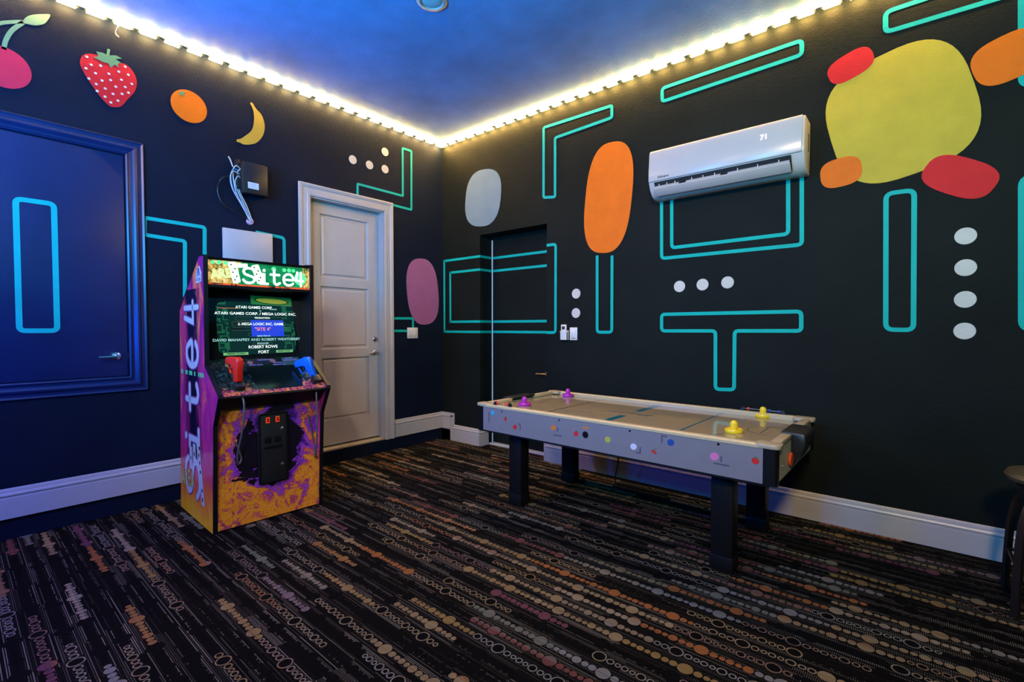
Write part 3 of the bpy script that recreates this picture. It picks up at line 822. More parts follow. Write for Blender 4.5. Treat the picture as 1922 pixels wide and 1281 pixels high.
def side_panel(y0, y1):
    sp = obj('side_panel', prism(SP, lambda p: (p[0], y0, p[1]), lambda p: (p[0], y1, p[1])), SIDE, ar)
    # black T-moulding around the edge
    bm = bmesh.new(); n = len(SP)
    for i in range(1, n):
        a, b_ = Vector(SP[i]), Vector(SP[(i + 1) % n]) if i < n - 1 else Vector(SP[0])
        if i == n - 1: continue
        d = (b_ - a).normalized(); nn = Vector((-d.y, d.x)); 
        q = [a + nn * 0.006 - d * 0.003, b_ + nn * 0.006 + d * 0.003, b_ - nn * 0.004 + d * 0.001, a - nn * 0.004 - d * 0.001]
        prism([tuple(p) for p in q], lambda p: (p[0], y0 - 0.0015, p[1]), lambda p: (p[0], y1 + 0.0015, p[1]), bm)
    obj('edge_trim', bm, TMOLD, sp)
    yi = (y1, y1 + 0.002) if y0 < 0.1 else (y0 - 0.002, y0)
    obj('inner_lining', prism([(-0.66, 1.0), (-0.60, 1.44), (-0.195, 1.78), (-0.108, 1.78), (-0.112, 1.08), (0.10, 0.93), (-0.2, 0.9)], lambda p: (p[0], yi[0], p[1]), lambda p: (p[0], yi[1], p[1])), BLACK, sp)
    return sp


left_side = side_panel(0.0, 0.022)
side_panel(CW - 0.022, CW)
I0, I1 = 0.022, CW - 0.022
bm = bmesh.new()
prism([(-0.735, 0.02), (-0.715, 0.02), (-0.655, 1.455), (-0.190, 1.795), (-0.195, 1.808), (-0.672, 1.462)], lambda p: (p[0] + 0.004, I0, p[1]), lambda p: (p[0] + 0.004, I1, p[1]), bm)
obj('back', bm, BLACK, ar)
obj('top', B((-0.195, I0, 1.785), (-0.104, I1, 1.803)), BLACK, ar)

# side print: tall lettering, emblem and green dashes
STROKES = {
    's': [[(0.92, 0.80), (0.75, 0.95), (0.35, 0.97), (0.10, 0.82), (0.18, 0.60), (0.50, 0.50), (0.82, 0.40), (0.92, 0.20), (0.68, 0.04), (0.28, 0.04), (0.06, 0.20)]],
    'i': [[(0.18, 0.66), (0.52, 0.66), (0.52, 0.03)], [(0.10, 0.03), (0.92, 0.03)], [(0.52, 0.92), (0.53, 0.93)]],
    't': [[(0.42, 0.98), (0.42, 0.22), (0.52, 0.06), (0.72, 0.03), (0.95, 0.13)], [(0.08, 0.68), (0.90, 0.68)]],
    'e': [[(0.10, 0.37), (0.92, 0.37), (0.88, 0.56), (0.70, 0.70), (0.38, 0.70), (0.14, 0.54), (0.10, 0.33), (0.20, 0.12), (0.45, 0.02), (0.75, 0.05), (0.92, 0.15)]],
    '4': [[(0.30, 0.97), (0.12, 0.38), (0.95, 0.38)], [(0.72, 0.97), (0.72, 0.02)]],
}
GLYPH = M('white_print', (0.52, 0.50, 0.48), 0.3, grain=0.02)
HALO = M('lilac_print', (0.16, 0.05, 0.16), 0.3)


def glyph(ch, org, ru, uu, wdt, hgt, thick, mat, parent, nrm, lift, smooth=True, name='letter'):
    """stroke letter; ru / uu are the letter's right and up directions"""
    bm = bmesh.new(); ru, uu, nrm = Vector(ru), Vector(uu), Vector(nrm); org = Vector(org)
    f = lambda p, h: org + ru * p[0] + uu * p[1] + nrm * (lift + h)
    for st_ in STROKES[ch]:
        P = [Vector((a * wdt, b_ * hgt)) for a, b_ in st_]
        if ch in 'se' or (ch == 't' and len(P) > 3): P = [v.to_2d() for v in spline([p.to_3d() for p in P], 5)]
        elif len(P) == 2 and (P[0] - P[1]).length < thick:
            flat(ell(P[0], thick * 0.62, thick * 0.62, 16), f, 0.001, 0, bm); continue
        ribbon(P, thick, f, 0.001, False, bm)
        for e in (P[0], P[-1]): flat(ell(e, thick / 2, thick / 2, 12), f, 0.001, 0.0001, bm)
    return obj(name, bm, mat, parent)


# (letter, z0, z1, x back, x front)
for ch, z0, z1, xb, xf in (('s', 0.15, 0.43, -0.575, -0.245), ('i', 0.47, 0.65, -0.575, -0.245), ('t', 0.745, 0.955, -0.535, -0.245), ('e', 1.055, 1.245, -0.60, -0.235), ('4', 1.355, 1.52, -0.54, -0.215)):
    for th_, mt, lf in ((0.062, HALO, 0.0006), (0.043, GLYPH, 0.0016)):
        glyph(ch, (xf - 0.01, 0.0, z0), (0, 0, 1), (-1, 0, 0), z1 - z0, xf - xb, th_ if ch != '4' else th_ * 0.85, mt, left_side, (0, -1, 0), lf)
obj('logo_badge', prism([(-0.262, 1.632), (-0.150, 1.640), (-0.150, 1.70), (-0.185, 1.745), (-0.222, 1.735), (-0.262, 1.69)], lambda p: (p[0], -0.0006, p[1]), lambda p: (p[0], -0.0018, p[1])), GLYPH, left_side)
em = M('navy_print', (0.08, 0.05, 0.20), 0.3)
bm = bmesh.new(); fS = lambda p, h: (p[0], -0.0018 - h, p[1])
cx = -0.204
ribbon([(cx, 1.732), (cx, 1.676)], 0.013, fS, 0.0008, False, bm)
for s in (-1, 1): ribbon([v.to_2d() for v in spline([(cx + s * 0.012, 1.732, 0), (cx + s * 0.015, 1.705, 0), (cx + s * 0.036, 1.678, 0)], 5)], 0.010, fS, 0.0008, False, bm)
obj('logo_emblem', bm, em, left_side)
text('ATARI', 0.036, em, left_side, frame((cx, -0.0028, 1.655), (1, 0, 0), (0, 0, 1)), 'logo_lettering')
GDASH = M('green_print', (0.10, 0.55, 0.20), 0.35)
for k, (a, b_) in enumerate(((-0.66, -0.61), (-0.55, -0.50), (-0.46, -0.39), (-0.345, -0.32), (-0.25, -0.232), (-0.22, -0.20), (-0.19, -0.17), (-0.16, -0.14))):
    obj('green_dash', prism([(a, 1.005), (b_, 1.005), (b_, 1.035), (a, 1.035)], lambda p: (p[0], -0.0006, p[1]), lambda p: (p[0], -0.0016, p[1])), GDASH, left_side)
# the tilted AREA 51 title at the foot of the side print
YELP = M('yellow_green_print', (0.42, 0.40, 0.08), 0.35)
bm = bmesh.new()
for (a, b_, zz0, zz1, sh) in ((-0.29, -0.225, 0.14, 0.56, -0.07), (-0.40, -0.34, 0.40, 0.53, 0.0), (-0.48, -0.42, 0.34, 0.50, 0.0)):
    prism([(a - sh, zz0), (b_ - sh, zz0), (b_ + sh * 0.4, zz1), (a + sh * 0.4, zz1)], lambda p: (p[0], -0.0022, p[1]), lambda p: (p[0], -0.0032, p[1]), bm)
dom = obj('domino_numeral', bm, M('pale_domino_print', (0.50, 0.45, 0.42), 0.35), left_side)
for (a, zz) in ((-0.25, 0.52), (-0.262, 0.47), (-0.245, 0.42), (-0.235, 0.36), (-0.205, 0.24), (-0.20, 0.18), (-0.37, 0.46), (-0.45, 0.42)):
    obj('domino_dot', flat(ell((a, zz), 0.011, 0.014, 12), lambda p, h: (p[0], -0.0032 - h, p[1]), 0.0008), BLACK, dom)
text('AREA', 0.17, YELP, left_side, frame((-0.53, -0.0035, 0.255), (1, 0, 0.12), (-0.12, 0, 1)), 'title_lettering', sx=0.75, bold=0.004)

# marquee
MQ = bpy.data.materials.new('marquee_print'); MQ.use_nodes = True
b = MQ.node_tree.nodes['Principled BSDF']; g = G(MQ); p = g.pos(); x, y, z = g.xyz(p)
n1 = g.noise(p, 9, 5, 0.6, 1.0); n2 = g.noise(p, 26, 4, 0.6, 0.5)
mid = g.m('ABSOLUTE', g.m('SUBTRACT', y, 0.43))
tan = g.ramp(n2, [(0.35, (0.03, 0.05, 0.01)), (0.48, (0.50, 0.27, 0.05)), (0.62, (0.75, 0.50, 0.18))])
grn = g.ramp(n1, [(0.3, (0.0, 0.07, 0.02)), (0.6, (0.01, 0.22, 0.06)), (0.8, (0.05, 0.50, 0.14))])
edge = g.m('GREATER_THAN', g.m('ADD', mid, g.m('MULTIPLY', g.m('SUBTRACT', n1, 0.5), 0.2)), 0.225)
cA = g.mix(edge, grn, tan)
redb = g.m('LESS_THAN', z, g.m('MULTIPLY_ADD', n2, 0.010, 1.629))
cA = g.mix(redb, cA, g.ramp(n1, [(0.44, (0.02, 0.01, 0.01)), (0.50, (0.60, 0.07, 0.02))]))
g.put(b.inputs['Base Color'], cA); g.put(b.inputs['Emission Color'], cA); b.inputs['Emission Strength'].default_value = 0.8
b.inputs['Roughness'].default_value = 0.2
mq = obj('marquee', B((-0.150, I0, 1.622), (-0.112, I1, 1.786)), MQ, ar)
obj('marquee_retainer', B((-0.150, I0, 1.786), (-0.104, I1, 1.800)), BLACK, mq)
obj('marquee_retainer', B((-0.150, I0, 1.604), (-0.106, I1, 1.622)), BLACK, mq)
LITW = M('lit_white_print', (0.7, 0.95, 0.8), 0.3, emit=(0.72, 1.0, 0.82), estr=1.15)
LITG = M('lit_green_print', (0.1, 0.7, 0.2), 0.3, emit=(0.10, 0.85, 0.22), estr=0.75)
LITY = M('lit_yellow_print', (0.6, 0.8, 0.2), 0.3, emit=(0.55, 0.85, 0.22), estr=0.8)
LITP = M('lit_pale_print', (0.7, 0.85, 0.5), 0.3, emit=(0.62, 0.9, 0.5), estr=0.85)
fm = lambda p, h: (-0.112 + h, p[0], p[1])
for ch, ya, yb, hh in (('s', 0.235, 0.318, 0.105), ('i', 0.345, 0.405, 0.105), ('t', 0.415, 0.487, 0.105), ('e', 0.503, 0.585, 0.115), ('4', 0.592, 0.655, 0.105)):
    glyph(ch, (-0.112, ya, 1.645), (0, 1, 0), (0, 0, 1), yb - ya, hh, 0.0165, LITW, mq, (1, 0, 0), 0.003)
for (yy, zz, rr) in ((0.055, 1.769, 0.012), (0.093, 1.771, 0.014), (0.132, 1.770, 0.013), (0.443, 1.757, 0.016), (0.517, 1.757, 0.014), (0.551, 1.757, 0.014), (0.583, 1.757, 0.013)):
    obj('green_dot', flat(ell((yy, zz), rr, rr, 16), fm, 0.001, 0.0006), LITG, mq)
obj('green_disc', flat(ell((0.633, 1.700), 0.045, 0.048, 24), fm, 0.001, 0.0005), LITG, mq)
text('ARE', 0.085, LITY, mq, frame((-0.1095, 0.105, 1.695), (0, 1, 0.16), (0, -0.16, 1)), 'title_lettering', sx=0.82, bold=0.004)
for (cy_, rot, hh) in ((0.185, 0.22, 0.072), (0.335, 0.32, 0.066)):
    bl = obj('domino_numeral', flat(ell((cy_, 1.712), 0.026, hh, 28, rot, 8.0), fm, 0.001, 0.0012), LITP, mq)
    for k in range(5):
        a = -0.8 + 0.4 * k
        obj('domino_dot', flat(ell((cy_ - math.sin(rot) * hh * a * 0.9 + (0.009 if k % 2 else -0.009), 1.712 + math.cos(rot) * hh * a * 0.9), 0.0045, 0.0055, 10), fm, 0.0008, 0.0022), BLACK, bl)
bl = obj('domino_numeral', flat(ell((0.235, 1.762), 0.035, 0.014, 20, 0.1, 8.0), fm, 0.001, 0.0012), LITP, mq)

# hood, bezel and screen
obj('hood', prism([(-0.150, 1.622), (-0.112, 1.606), (-0.285, 1.590), (-0.330, 1.61)], lambda p: (p[0], I0, p[1]), lambda p: (p[0], I1, p[1])), BLACK, ar)
SB, ST = Vector((-0.185, 0, 1.114)), Vector((-0.262, 0, 1.560))       # bottom and top of the tilted monitor plane
sdir = (ST - SB).normalized(); snrm = Vector((sdir.z, 0, -sdir.x))
BEZ = M('dark_glass_bezel', (0.006, 0.008, 0.008), 0.06)
bzo = obj('monitor_bezel', prism([((SB - sdir * 0.04).x - 0.06, (SB - sdir * 0.04).z), ((SB - sdir * 0.04).x, (SB - sdir * 0.04).z), ((ST + sdir * 0.06).x, (ST + sdir * 0.06).z), ((ST + sdir * 0.06).x - 0.06, (ST + sdir * 0.06).z)], lambda p: (p[0], I0, p[1]), lambda p: (p[0], I1, p[1])), BEZ, ar)
SM = bpy.data.materials.new('screen_picture'); SM.use_nodes = True
b = SM.node_tree.nodes['Principled BSDF']; g = G(SM); p = g.pos(); x, y, z = g.xyz(p)
vor = g.n.new('ShaderNodeTexVoronoi'); vor.distance = 'CHEBYCHEV'; vor.feature = 'DISTANCE_TO_EDGE'; vor.feature = 'F1'
g.l.new(p, vor.inputs['Vector']); vor.inputs['Scale'].default_value = 16
ed = g.m('ABSOLUTE', g.m('SUBTRACT', y, 0.362))
side_ = g.m('GREATER_THAN', ed, 0.185)
lines = g.m('LESS_THAN', g.m('FRACT', g.m('MULTIPLY', vor.outputs['Distance'], 3.0)), 0.35)
sc_c = g.mix(g.m('MULTIPLY', side_, lines), (0.002, 0.022, 0.020), (0.01, 0.115, 0.05))
g.put(b.inputs['Base Color'], (0.004, 0.008, 0.008)); g.put(b.inputs['Emission Color'], sc_c); b.inputs['Emission Strength'].default_value = 1.0
b.inputs['Roughness'].default_value = 0.05
SW2 = 0.252
YC = 0.370
# picture tube face: rounded rectangle on the tilted plane
fs = lambda p, h: SB + Vector((0, p[0], 0)) + sdir * p[1] + snrm * h
SH = (ST - SB).length
scr = obj('screen', flat(ell((YC, SH * 0.49), SW2 + 0.012, SH * 0.42, 40, 0, 9.0), fs, 0.004, 0.0005), SM, ar)
TW = M('screen_white', (0.1, 0.1, 0.1), 0.3, emit=(0.85, 1.0, 0.95), estr=1.2)
TC = M('screen_cyan', (0.1, 0.1, 0.1), 0.3, emit=(0.45, 0.95, 0.90), estr=0.7)
TO = M('screen_orange', (0.1, 0.1, 0.1), 0.3, emit=(1.0, 0.22, 0.06), estr=1.1)
TB = M('screen_blue', (0.0, 0.0, 0.1), 0.3, emit=(0.01, 0.06, 0.75), estr=0.9)
TG = M('screen_green', (0.0, 0.1, 0.05), 0.3, emit=(0.35, 0.85, 0.30), estr=0.5)
TK = M('screen_dark', (0.0, 0.0, 0.0), 0.3)
TGY = M('screen_grey_line', (0.0, 0.0, 0.0), 0.3, emit=(0.20, 0.30, 0.28), estr=0.5)


def scr_pt(cx_, cy_):   # position inside the picture, measured 0..1 from the left / top
    return YC - SW2 + cx_ * 2 * SW2, SH * 0.91 - cy_ * SH * 0.84


def scr_rect(name, x0, y0, x1, y1, mat, lift=0.0046):
    a = scr_pt(x0, y0); c_ = scr_pt(x1, y1)
    return obj(name, flat([(a[0], a[1]), (c_[0], a[1]), (c_[0], c_[1]), (a[0], c_[1])], fs, 0.0006, lift), mat, scr)


def scr_text(s, cx_, cy_, size, mat, sx=1.0):
    a = scr_pt(cx_, cy_)
    text(s, size, mat, scr, frame(fs(a, 0.0062), (0, 1, 0), sdir), 'screen_lettering', sx=sx, bold=0.0004)


scr_rect('blue_field', 0.41, 0.345, 0.86, 0.665, TB)
scr_rect('start_bar', 0.03, 0.955, 0.345, 1.005, TG); scr_rect('start_bar', 0.725, 0.935, 0.965, 0.985, TG)
scr_rect('dotted_rule', 0.0, 0.125, 0.255, 0.131, TO)
for (s, cx_, cy_, sz, mt, sx) in (('ATARI GAMES CORP.', 0.475, 0.105, 0.027, TW, 1.0), ('presents', 0.735, 0.128, 0.014, TC, 1.0), ('an', 0.55, 0.165, 0.014, TC, 1),
                                  ('ATARI GAMES CORP. / MEGA LOGIC INC.', 0.51, 0.225, 0.027, TW, 1.12), ('PRODUCTION', 0.57, 0.305, 0.016, TW, 1),
                                  ('& MEGA LOGIC INC. GAME', 0.55, 0.425, 0.026, TW, 1.0), ('"SITE 4"', 0.565, 0.525, 0.034, TO, 1.0), ('DIRECTED BY', 0.57, 0.655, 0.015, TC, 1),
                                  ('DAVID MAHAFFEY AND ROBERT WEATHERBY', 0.50, 0.725, 0.026, TC, 1.10), ('PRODUCER', 0.55, 0.80, 0.015, TC, 1), ('ROBERT ROWE', 0.55, 0.865, 0.029, TW, 1.0), ('FORT', 0.55, 0.965, 0.030, TW, 1.0),
                                  ('PRESS START', 0.19, 0.98, 0.017, TK, 1.2), ('PRESS START', 0.845, 0.96, 0.015, TK, 1.1),
                                  ('JAMES', 0.27, 0.415, 0.026, TK, 1.1), ('KENNY', 0.245, 0.515, 0.026, TK, 1.1)):
    scr_text(s, cx_, cy_, sz, mt, sx)
for (x0, y0, x1, y1) in ((0.215, 0.29, 0.85, 0.355), (0.165, 0.385, 0.89, 0.445), (0.16, 0.485, 0.90, 0.545), (0.37, 0.595, 0.74, 0.655), (0.42, 0.78, 0.68, 0.825)):
    a, c_ = scr_pt(x0, y0), scr_pt(x1, y1)
    P = round_poly([Vector(q) for q in ((a[0], a[1]), (c_[0], a[1]), (c_[0], c_[1]), (a[0], c_[1]))], 0.004)
    obj('text_frame', ribbon(P, 0.0012, lambda p, h: fs(p, 0.0046 + h), 0.0006), TGY, scr)

hc = obj('sign_reflection', flat([(0.335, SH * 0.875), (0.625, SH * 0.855), (0.625, SH * 1.0), (0.335, SH * 1.02)], fs, 0.001, 0.007), M('green_sign_reflection', (0.04, 0.32, 0.07), 0.3), ar)  # a lit sign's reflection in the glass, built as flat coloured shapes
obj('reflected_oval', flat(ell((0.48, SH * 0.937), 0.125, SH * 0.058, 32, -0.06), fs, 0.0008, 0.008), M('dark_green_sign_reflection', (0.015, 0.09, 0.015), 0.3), hc)
obj('reflected_oval', flat(ell((0.48, SH * 0.937), 0.110, SH * 0.045, 32, -0.06), fs, 0.0008, 0.009), M('yellow_sign_reflection', (0.75, 0.62, 0.06), 0.3), hc)

# control panel
CB, CF = Vector((-0.180, 0, 1.118)), Vector((0.136, 0, 0.902))
cdir = (CB - CF).normalized(); cnrm = Vector((-cdir.z, 0, cdir.x)); cnrm = cnrm if cnrm.z > 0 else -cnrm
CPM = bpy.data.materials.new('control_panel_print'); CPM.use_nodes = True
b = CPM.node_tree.nodes['Principled BSDF']; g = G(CPM); p = g.pos(); x, y, z = g.xyz(p)
n1 = g.noise(p, 7, 5, 0.6, 1.5); n2 = g.noise(p, 30, 4, 0.65, 1.2)
fr = g.m('ADD', g.m('MULTIPLY', g.m('SUBTRACT', 0.955, z), 6.0), g.m('MULTIPLY', g.m('SUBTRACT', n1, 0.5), 2.4))
dyc = g.m('MULTIPLY', g.m('SUBTRACT', 0.16, g.m('ABSOLUTE', g.m('SUBTRACT', y, 0.41))), 6.0)
warm = g.ramp(n2, [(0.36, (0.015, 0.006, 0.02)), (0.46, (0.22, 0.03, 0.12)), (0.55, (0.55, 0.12, 0.03)), (0.68, (0.65, 0.28, 0.05))])
cold = g.ramp(n2, [(0.45, (0.004, 0.006, 0.007)), (0.62, (0.02, 0.05, 0.05)), (0.72, (0.10, 0.12, 0.10))])
front_edge = g.m('LESS_THAN', z, 0.921)
msk = g.m('MAXIMUM', front_edge, g.m('MULTIPLY', g.m('GREATER_THAN', g.m('SUBTRACT', fr, g.m('MAXIMUM', dyc, 0.0)), 0.1), 1.0))
g.put(b.inputs['Base Color'], g.mix(msk, g.mix(g.m('GREATER_THAN', dyc, 0.0), cold, (0.003, 0.008, 0.008)), warm))
b.inputs['Roughness'].default_value = 0.12
cp = obj('control_panel', prism([(CB.x, CB.z), (CF.x, CF.z), (CF.x - 0.03, CF.z - 0.02), (CB.x - 0.02, CB.z - 0.03)], lambda p: (p[0], I0, p[1]), lambda p: (p[0], I1, p[1])), CPM, ar)
fc = lambda p, h: CF + Vector((0, p[0], 0)) + cdir * p[1] + cnrm * h
CL = (CB - CF).length
obj('front_lip', prism([(0.136, 0.902), (0.142, 0.890), (0.050, 0.812), (0.006, 0.800), (-0.02, 0.80), (0.10, 0.89)], lambda p: (p[0], I0, p[1]), lambda p: (p[0], I1, p[1])), BLACK, ar)
PURT = M('violet_print', (0.28, 0.22, 0.55), 0.3); OLV = M('olive_print', (0.16, 0.14, 0.07), 0.3)
for (s, yy, vv) in (('EVENT', 0.175, 0.93), ('SHOT GUN', 0.315, 0.79), ('GRENADES', 0.385, 0.93), ('SPECIAL', 0.47, 0.83), ('WEAPONS', 0.47, 0.77), ('SECRET', 0.565, 0.95), ('BONUS ITEM', 0.565, 0.89)):
    text(s, 0.018, PURT, cp, frame(fc((yy, vv * CL), 0.0012), (0, 1, 0), cdir), 'panel_lettering', bold=0.0004)
obj('info_plate', flat([(0.50, 0.74 * CL), (0.66, 0.74 * CL), (0.63, 0.97 * CL), (0.51, 0.97 * CL)], fc, 0.0008), M('slate_print', (0.03, 0.07, 0.08), 0.3), cp)
for (yy, vv, rr, mt) in ((0.155, 0.83, 0.035, OLV), (0.285, 0.87, 0.02, M('rose_print', (0.22, 0.10, 0.10), 0.3)), (0.44, 0.90, 0.022, MATS['rose_print'])):
    obj('icon', flat(ell((yy, vv * CL), rr, rr * 1.1, 14, 0.3, 1.4), fc, 0.0008), mt, cp)
# front
frp = obj('front_panel', B((-0.020, I0, 0.012), (0.004, I1, 0.802)), FRONT, ar)
cdo = obj('coin_door', B((0.004, 0.275, 0.255), (0.018, 0.476, 0.745)), BLACKP, ar, bevel=0.008)
obj('door_frame', ribbon(round_poly([Vector(q) for q in ((0.283, 0.263), (0.468, 0.263), (0.468, 0.737), (0.283, 0.737))], 0.02), 0.010, lambda p, h: (0.018 + h, p[0], p[1]), 0.004), BLACK, cdo)
LITR = M('red_reject_light', (0.5, 0.02, 0.01), 0.3, emit=(1.0, 0.07, 0.01), estr=0.55)
for yy in (0.337, 0.402):
    q = obj('coin_button', B((0.018, yy - 0.013, 0.676), (0.024, yy + 0.013, 0.716)), LITR, cdo, bevel=0.002)
    text('2', 0.030, BLACK, q, frame((0.0246, yy, 0.696), (0, 1, 0), (0, 0, 1)), 'button_numeral', bold=0.002)
    obj('coin_slot', B((0.018, yy - 0.022, 0.535), (0.021, yy + 0.022, 0.578)), BLACK, cdo, bevel=0.002)
for zz in (0.625, 0.372):
    obj('lock', lathe([(0, 0.026), (0.006, 0.026), (0.011, 0.023), (0.012, 0.018)], 16, axis='x', c=(0, 0.432, zz)), CHROME, cdo, smooth=True)
obj('coin_return', B((0.018, 0.31, 0.50), (0.026, 0.43, 0.515)), BLACK, cdo, bevel=0.003)
# holsters on the control panel
for yy in (0.140, 0.652):
    obj('gun_holster', prism([(0.070, 0.930), (0.105, 0.905), (0.140, 0.945), (0.095, 0.985)], lambda p: (p[0] - 0.02, yy - 0.030, p[1] + 0.012), lambda p: (p[0] - 0.02, yy + 0.030, p[1] + 0.012)), BLACKP, ar, bevel=0.005)


def light_gun(label, color, loc, rz, cord, tilt):
    t = thing('light_gun', label, 'light gun', loc, rz, 'arcade light guns')
    mt = M(color[0], color[1], 0.25, grain=0.03)
    bm = bmesh.new()
    # body outline in (forward, up): grip down, barrel forward
    out = [(-0.020, 0.0), (0.030, -0.004), (0.040, 0.060), (0.052, 0.092), (0.070, 0.098), (0.135, 0.104), (0.138, 0.142), (0.120, 0.152), (0.020, 0.160), (-0.012, 0.150), (-0.022, 0.118), (-0.016, 0.080)]
    prism(out, lambda p: (p[0] * 0.85, -0.023, p[1]), lambda p: (p[0] * 0.85, 0.023, p[1]), bm)
    bmesh.ops.rotate(bm, verts=bm.verts, matrix=Matrix.Rotation(tilt, 3, 'Y'), cent=(0, 0, 0))
    obj('gun_body', bm, mt, t, bevel=0.010, seg=3)
    bm = ribbon([v.to_2d() for v in spline([(0.044, 0.085, 0), (0.052, 0.055, 0), (0.085, 0.052, 0), (0.098, 0.100, 0)], 5)], 0.007, lambda p, h: (p[0], -0.006 + h, p[1]), 0.012, False)
    bmesh.ops.rotate(bm, verts=bm.verts, matrix=Matrix.Rotation(tilt, 3, 'Y'), cent=(0, 0, 0))
    obj('trigger_guard', bm, mt, t)
    bm = bmesh.new(); box(bm, (0.058, -0.005, 0.066), (0.066, 0.005, 0.096))
    bmesh.ops.rotate(bm, verts=bm.verts, matrix=Matrix.Rotation(tilt, 3, 'Y'), cent=(0, 0, 0))
    obj('trigger', bm, BLACKP, t)
    o_ = obj('cord', tube(spline(cord, 8), 0.0062, 8), M('grey_brown_cord', (0.09, 0.07, 0.07), 0.45), t, smooth=True)
    return t


light_gun('red plastic light gun resting on the arcade control panel', ('red_gun_plastic', (0.70, 0.022, 0.008)), (1.005, -2.648, 0.985), PI + 0.25,
          [(0.0, 0, 0.005), (0.0, 0, -0.06), (-0.055, 0.004, -0.12), (-0.06, 0.008, -0.22), (-0.035, 0.008, -0.34), (0.018, 0.0, -0.47), (0.045, -0.02, -0.55), (0.055, -0.05, -0.52), (0.060, -0.03, -0.44), (0.066, -0.012, -0.40)], -0.10)
light_gun('blue plastic light gun hooked on the arcade control panel', ('blue_gun_plastic', (0.005, 0.10, 0.55)), (1.000, -2.130, 0.978), PI + 0.55,
          [(0.0, 0, 0.005), (0.0, 0, -0.05), (-0.035, 0.040, -0.12), (-0.04, 0.045, -0.30), (-0.03, 0.03, -0.45), (0.0, 0.0, -0.56), (0.03, -0.04, -0.60), (0.045, -0.055, -0.52), (0.050, -0.02, -0.36), (0.052, 0.005, -0.28)], 0.32)

# ------------------------------------------------------------------ air hockey table
TX0, TX1, TY0, TY1, TZ = 1.790, 3.850, -1.245, -0.245, 0.752
ROT = math.radians(-0.9)
TCX, TCY = (TX0 + TX1) / 2, (TY0 + TY1) / 2
tb = thing('air_hockey_table', 'grey air hockey table with cream top and black legs', 'game table', (TCX, TCY, 0), ROT)
HX, HY = (TX1 - TX0) / 2, (TY1 - TY0) / 2
GREY = M('silver_grey_laminate', (0.185, 0.17, 0.18), 0.4, grain=0.03, scale=12)
CREAM = M('cream_playfield', (0.28, 0.23, 0.14), 0.08, grain=0.02, scale=6)
RAIL = M('cream_rail_plastic', (0.47, 0.385, 0.23), 0.3, grain=0.03)
CAPM = M('tan_corner_cap', (0.38, 0.31, 0.20), 0.35, grain=0.04)
PZ = 0.728
obj('playfield', B((-HX + 0.05, -HY + 0.03, PZ - 0.02), (HX - 0.05, HY - 0.03, PZ)), CREAM, tb)
obj('underframe', B((-HX + 0.06, -HY + 0.05, 0.566), (HX - 0.06, HY - 0.05, 0.70)), BLACK, tb)
for s in (-1, 1):
    yo = s * HY
    sd = obj('side_panel', B((-HX + 0.004, yo - (0.024 if s > 0 else 0), 0.558), (HX - 0.030, yo + (0.024 if s < 0 else 0), 0.736)), GREY, tb)
    obj('bottom_edge', B((-HX + 0.01, yo - 0.022 * (s > 0) + 0.001, 0.546), (HX - 0.03, yo + 0.022 * (s < 0) - 0.001, 0.558)), BLACK, sd)
    pr = [(yo + s * 0.004, 0.736), (yo + s * 0.004, 0.750), (yo - s * 0.012, 0.757), (yo - s * 0.040, 0.757), (yo - s * 0.050, 0.750), (yo - s * 0.050, 0.726), (yo - s * 0.02, 0.726)]
    obj('side_rail', prism(pr, lambda p: (-HX + 0.03, p[0], p[1]), lambda p: (HX - 0.06, p[0], p[1])), RAIL, tb)
    for sx_ in (-1, 1):
        # corner post and rounded corner cap
        cx_, cy_ = sx_ * (HX - 0.03), s * (HY - 0.03)
        bm = flat(ell((cx_, cy_), 0.036, 0.034, 28, 0, 4.0), lambda p, h: (p[0], p[1], 0.552 + h), 0.184)
        cpst = obj('corner_post', bm, BLACK, tb)
        bm = flat(ell((sx_ * (HX - 0.043), s * (HY - 0.043)), 0.062, 0.050, 32, 0, 3.6), lambda p, h: (p[0], p[1], 0.736 + h), 0.022)
        obj('corner_cap', bm, CAPM, tb, bevel=0.005)
    # legs
    for sx_ in (-1, 1):
        x0 = -0.745 if sx_ < 0 else 0.745
        lg = obj('leg', B((x0 - 0.058, s * 0.345 - 0.05, 0.0), (x0 + 0.058, s * 0.345 + 0.05, 0.60)), BLACK, tb, bevel=0.006)
        obj('leg_skirt', B((x0 - 0.062, s * 0.345 - 0.054, 0.004), (x0 + 0.062, s * 0.345 + 0.054, 0.085)), BLACK, lg, bevel=0.006)
